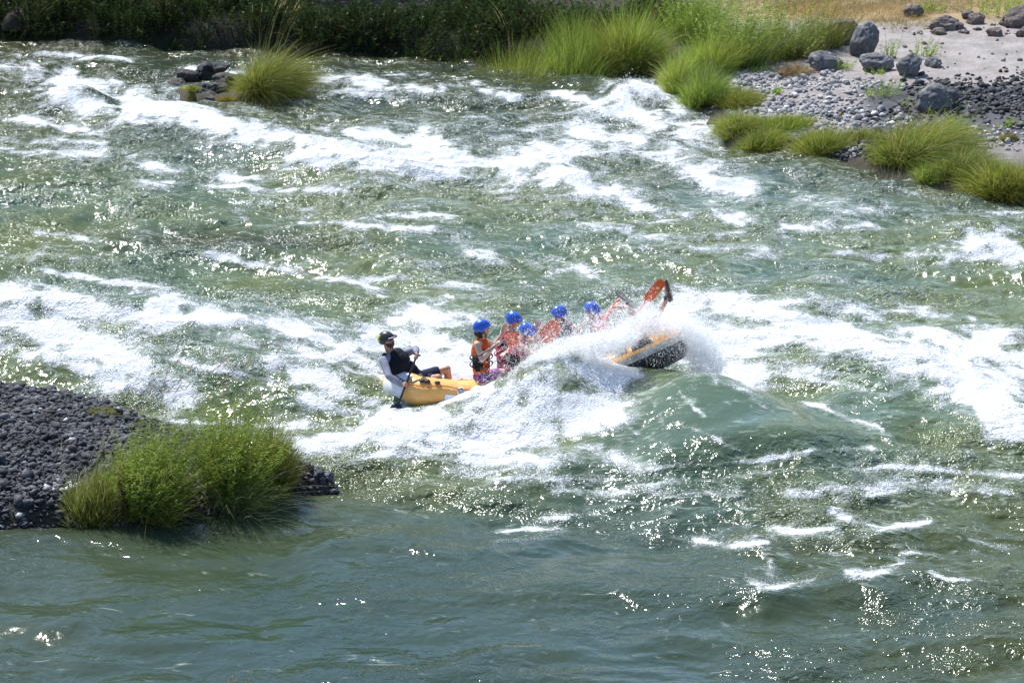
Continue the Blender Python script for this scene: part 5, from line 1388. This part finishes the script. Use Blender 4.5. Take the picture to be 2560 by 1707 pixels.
A1 = [(1262,950),(1300,912),(1345,872),(1400,845),(1470,835),(1530,830),(1570,815),(1600,830),(1590,862),(1530,880),(1470,905),(1436,930),(1432,960),(1500,985),(1520,1020),(1480,1060),(1350,1040),(1240,1010),(1230,985)]
B1 = [(1545,815),(1590,785),(1618,752),(1640,770),(1662,790),(1700,785),(1740,812),(1768,860),(1775,905),(1735,880),(1700,842),(1650,835),(1605,846),(1560,866),(1530,858)]
C1 = [(1700,805),(1745,800),(1790,850),(1815,915),(1790,945),(1745,930),(1712,890),(1720,850)]
def around(poly, n, sd_, Y0, Y1, up=0):
    us = [p[0] for p in poly]; vs = [p[1] for p in poly]; u = rng.uniform(min(us), max(us), n*3); v = rng.uniform(min(vs), max(vs), n*3)
    m = poly_sd(u, v, poly) > -5; u, v = u[m][:n], v[m][:n]
    return Pn(u+rng.normal(0, sd_*1.2, len(u)), v+rng.normal(0, sd_, len(u))-up*rng.exponential(1, len(u)), rng.uniform(Y0, Y1, len(u)))
spray("white sheet of spray bursting over the middle of the raft", [(cloud_poly(A1, 90000, 39.25, 39.75), .005, .018, None), (cloud_poly([(1430,850),(1540,822),(1590,850),(1540,900),(1470,930),(1440,960)], 16000, 39.4, 39.75, 9), .005, .018, None), (cloud_poly(A1, 9000, 39.25, 39.6), .006, .016, (.9, .1, .5)), (around(A1, 9000, 26, 39.4, 39.9, 14), .004, .013, (.012, 0, .014))])
spray("white spray thrown up around the raised bow and the legs", [(cloud_poly(B1, 36000, 39.75, 40.5, 8), .005, .018, None), (cloud_poly(C1, 34000, 39.7, 40.7, 11), .005, .018, None), (cloud_poly(B1, 4000, 39.7, 40.3, 8), .006, .014, (.5, 0, .9)), (around(B1, 6000, 22, 39.8, 40.5, 14), .004, .012, (.01, 0, .012)),
      (cloud_poly([(1585,800),(1600,790),(1605,835),(1560,850)], 2500, 40.0, 40.2), .004, .012, None)])
def dots(u0, v0, su, sv, n, Y, lo=.004, hi=.013, vel=None): return (Pn(rng.normal(u0, su, n), rng.normal(v0, sv, n), rng.normal(Y, .25, n)), lo, hi, vel)
def arcs(n, u, v, Y, du, dv, sp, up, m=34, spread=1.0):
    """strings of drops thrown on ballistic paths"""
    p0 = Pn(rng.normal(u, du, n), rng.normal(v, dv, n), rng.normal(Y, .2, n))
    vel = np.stack([rng.normal(sp, 1.0*spread, n), rng.normal(-.2, .5, n), np.abs(rng.normal(up, .8, n))], 1)
    t = rng.uniform(0, .30, (n, 1))+np.linspace(0, .09, m)[None, :]*rng.uniform(.4, 1.6, (n, 1))
    P_ = p0[:, None, :]+vel[:, None, :]*t[:, :, None]; P_[:, :, 2] -= 4.9*t**2
    P_ += rng.normal(0, .007, P_.shape)
    return P_.reshape(-1, 3)
spray("strings of drops thrown forward and up from the splash", [(arcs(150, 1360, 900, 39.6, 40, 20, -.6, 1.6), .004, .013, None), (arcs(190, 1480, 870, 39.7, 45, 20, .2, 2.0), .004, .013, None), (arcs(320, 1620, 835, 40.0, 40, 14, .4, 1.9), .004, .014, None), (arcs(260, 1540, 830, 39.9, 30, 12, -.2, 2.0), .004, .013, None),
      (arcs(420, 1740, 880, 40.1, 26, 28, 1.3, 1.6), .004, .014, None), (arcs(120, 1270, 965, 39.6, 18, 20, -.5, 1.0), .004, .012, None), (arcs(160, 1440, 980, 39.2, 60, 25, .2, .9), .004, .013, None)])
spray("loose droplets flying over the paddlers and above the raft", [dots(1330, 855, 42, 26, 3200, 39.7), dots(1420, 825, 50, 22, 3800, 39.9), dots(1505, 812, 46, 22, 4600, 39.9), dots(1580, 800, 36, 24, 2600, 40.0), dots(1470, 710, 60, 36, 500, 40.3, .004, .011), dots(1480, 730, 60, 40, 420, 40.3, .005, .014, (0, 0, .02)), dots(1450, 680, 60, 45, 160, 40.5, .005, .014, (0, 0, .03)),
      dots(1600, 775, 45, 22, 300, 40.2), dots(1265, 945, 26, 30, 1500, 39.7), dots(1700, 790, 50, 26, 900, 40.3), dots(1500, 1010, 70, 45, 1800, 39.2), dots(1780, 900, 50, 40, 1000, 40.2), dots(1660, 910, 45, 14, 700, 39.5), dots(1560, 965, 60, 25, 500, 39.3), dots(1640, 868, 46, 20, 2600, 39.6), dots(1700, 850, 26, 26, 1500, 39.6)])
def crest_spray(pts, n, rad, hgt, lo=.005, hi=.02, zz0=.3):
    C = []
    for i in range(len(pts)-1):
        a, b = pts[i], pts[i+1]; m = n//(len(pts)-1); t = rng.uniform(0, 1, m)
        u = a[0]+(b[0]-a[0])*t+rng.normal(0, rad*2, m); v = a[1]+(b[1]-a[1])*t+rng.normal(0, rad, m)
        dY = 0; g0 = np.array([G(x, y, zz0) for x, y in ((a[0], a[1]), (b[0], b[1]))])
        x = g0[0, 0]+(g0[1, 0]-g0[0, 0])*t+rng.normal(0, rad*.012, m); y = g0[0, 1]+(g0[1, 1]-g0[0, 1])*t+rng.normal(0, rad*.02, m)
        clm = np.clip(.5+1.6*perlin(x*2.3, y*2.3, 91), 0, 1.5)
        zz = water_h(x, y)+rng.exponential(1, m)*hgt*clm
        C.append(np.stack([x, y, zz], 1))
    return (np.concatenate(C), lo, hi, (.01, 0, .012))
spray("white water tossed off the long breaking crest left of the raft", [crest_spray([(0,735),(120,735),(250,775),(420,775),(600,795),(780,825),(900,870)], 15000, 14, .055), crest_spray([(960,810),(1010,775),(1055,790),(1060,820)], 6000, 12, .12), crest_spray([(220,880),(330,905),(430,985)], 5000, 14, .05), crest_spray([(700,1105),(1000,1065),(1250,1035),(1400,1040)], 6000, 14, .05)])
spray("white water tossed off the breaking crest right of the raft", [crest_spray([(1750,800),(1900,835),(2100,845),(2260,885),(2400,930),(2560,1050)], 15000, 20, .05), crest_spray([(1710,760),(1900,775),(2150,840)], 4000, 14, .04)])
spray("white water thrown up by the small breaking waves of the far rapid", [crest_spray([(160,215),(180,235),(210,258)], 3000, 9, .10), crest_spray([(340,255),(520,302),(720,348),(900,388),(1050,388)], 9000, 9, .05), crest_spray([(1380,430),(1420,428),(1480,455)], 2500, 7, .08), crest_spray([(1545,255),(1590,222),(1650,240)], 4000, 9, .10), crest_spray([(760,212),(860,196),(950,208)], 2500, 6, .06), crest_spray([(1230,398),(1440,380)], 1500, 6, .05), crest_spray([(2430,610),(2470,590),(2540,640)], 2500, 10, .08), crest_spray([(345,225),(400,240)], 1200, 8, .08)])
spray("white water of the small breakers in the lower right foreground", [crest_spray([(1870,1455),(1930,1470),(2040,1448)], 2200, 4, .03, .004, .011, .09), crest_spray([(1925,1395),(1930,1450)], 500, 4, .05, .004, .011, .09), crest_spray([(2125,1435),(2180,1438),(2240,1412)], 1600, 4, .03, .004, .011, .09), crest_spray([(1240,1332),(1390,1320)], 700, 3, .02, .004, .01, .09), crest_spray([(2100,1285),(2200,1318)], 700, 3, .03, .004, .01, .09), crest_spray([(1380,1292),(1415,1292)], 300, 3, .03, .004, .01, .09)])
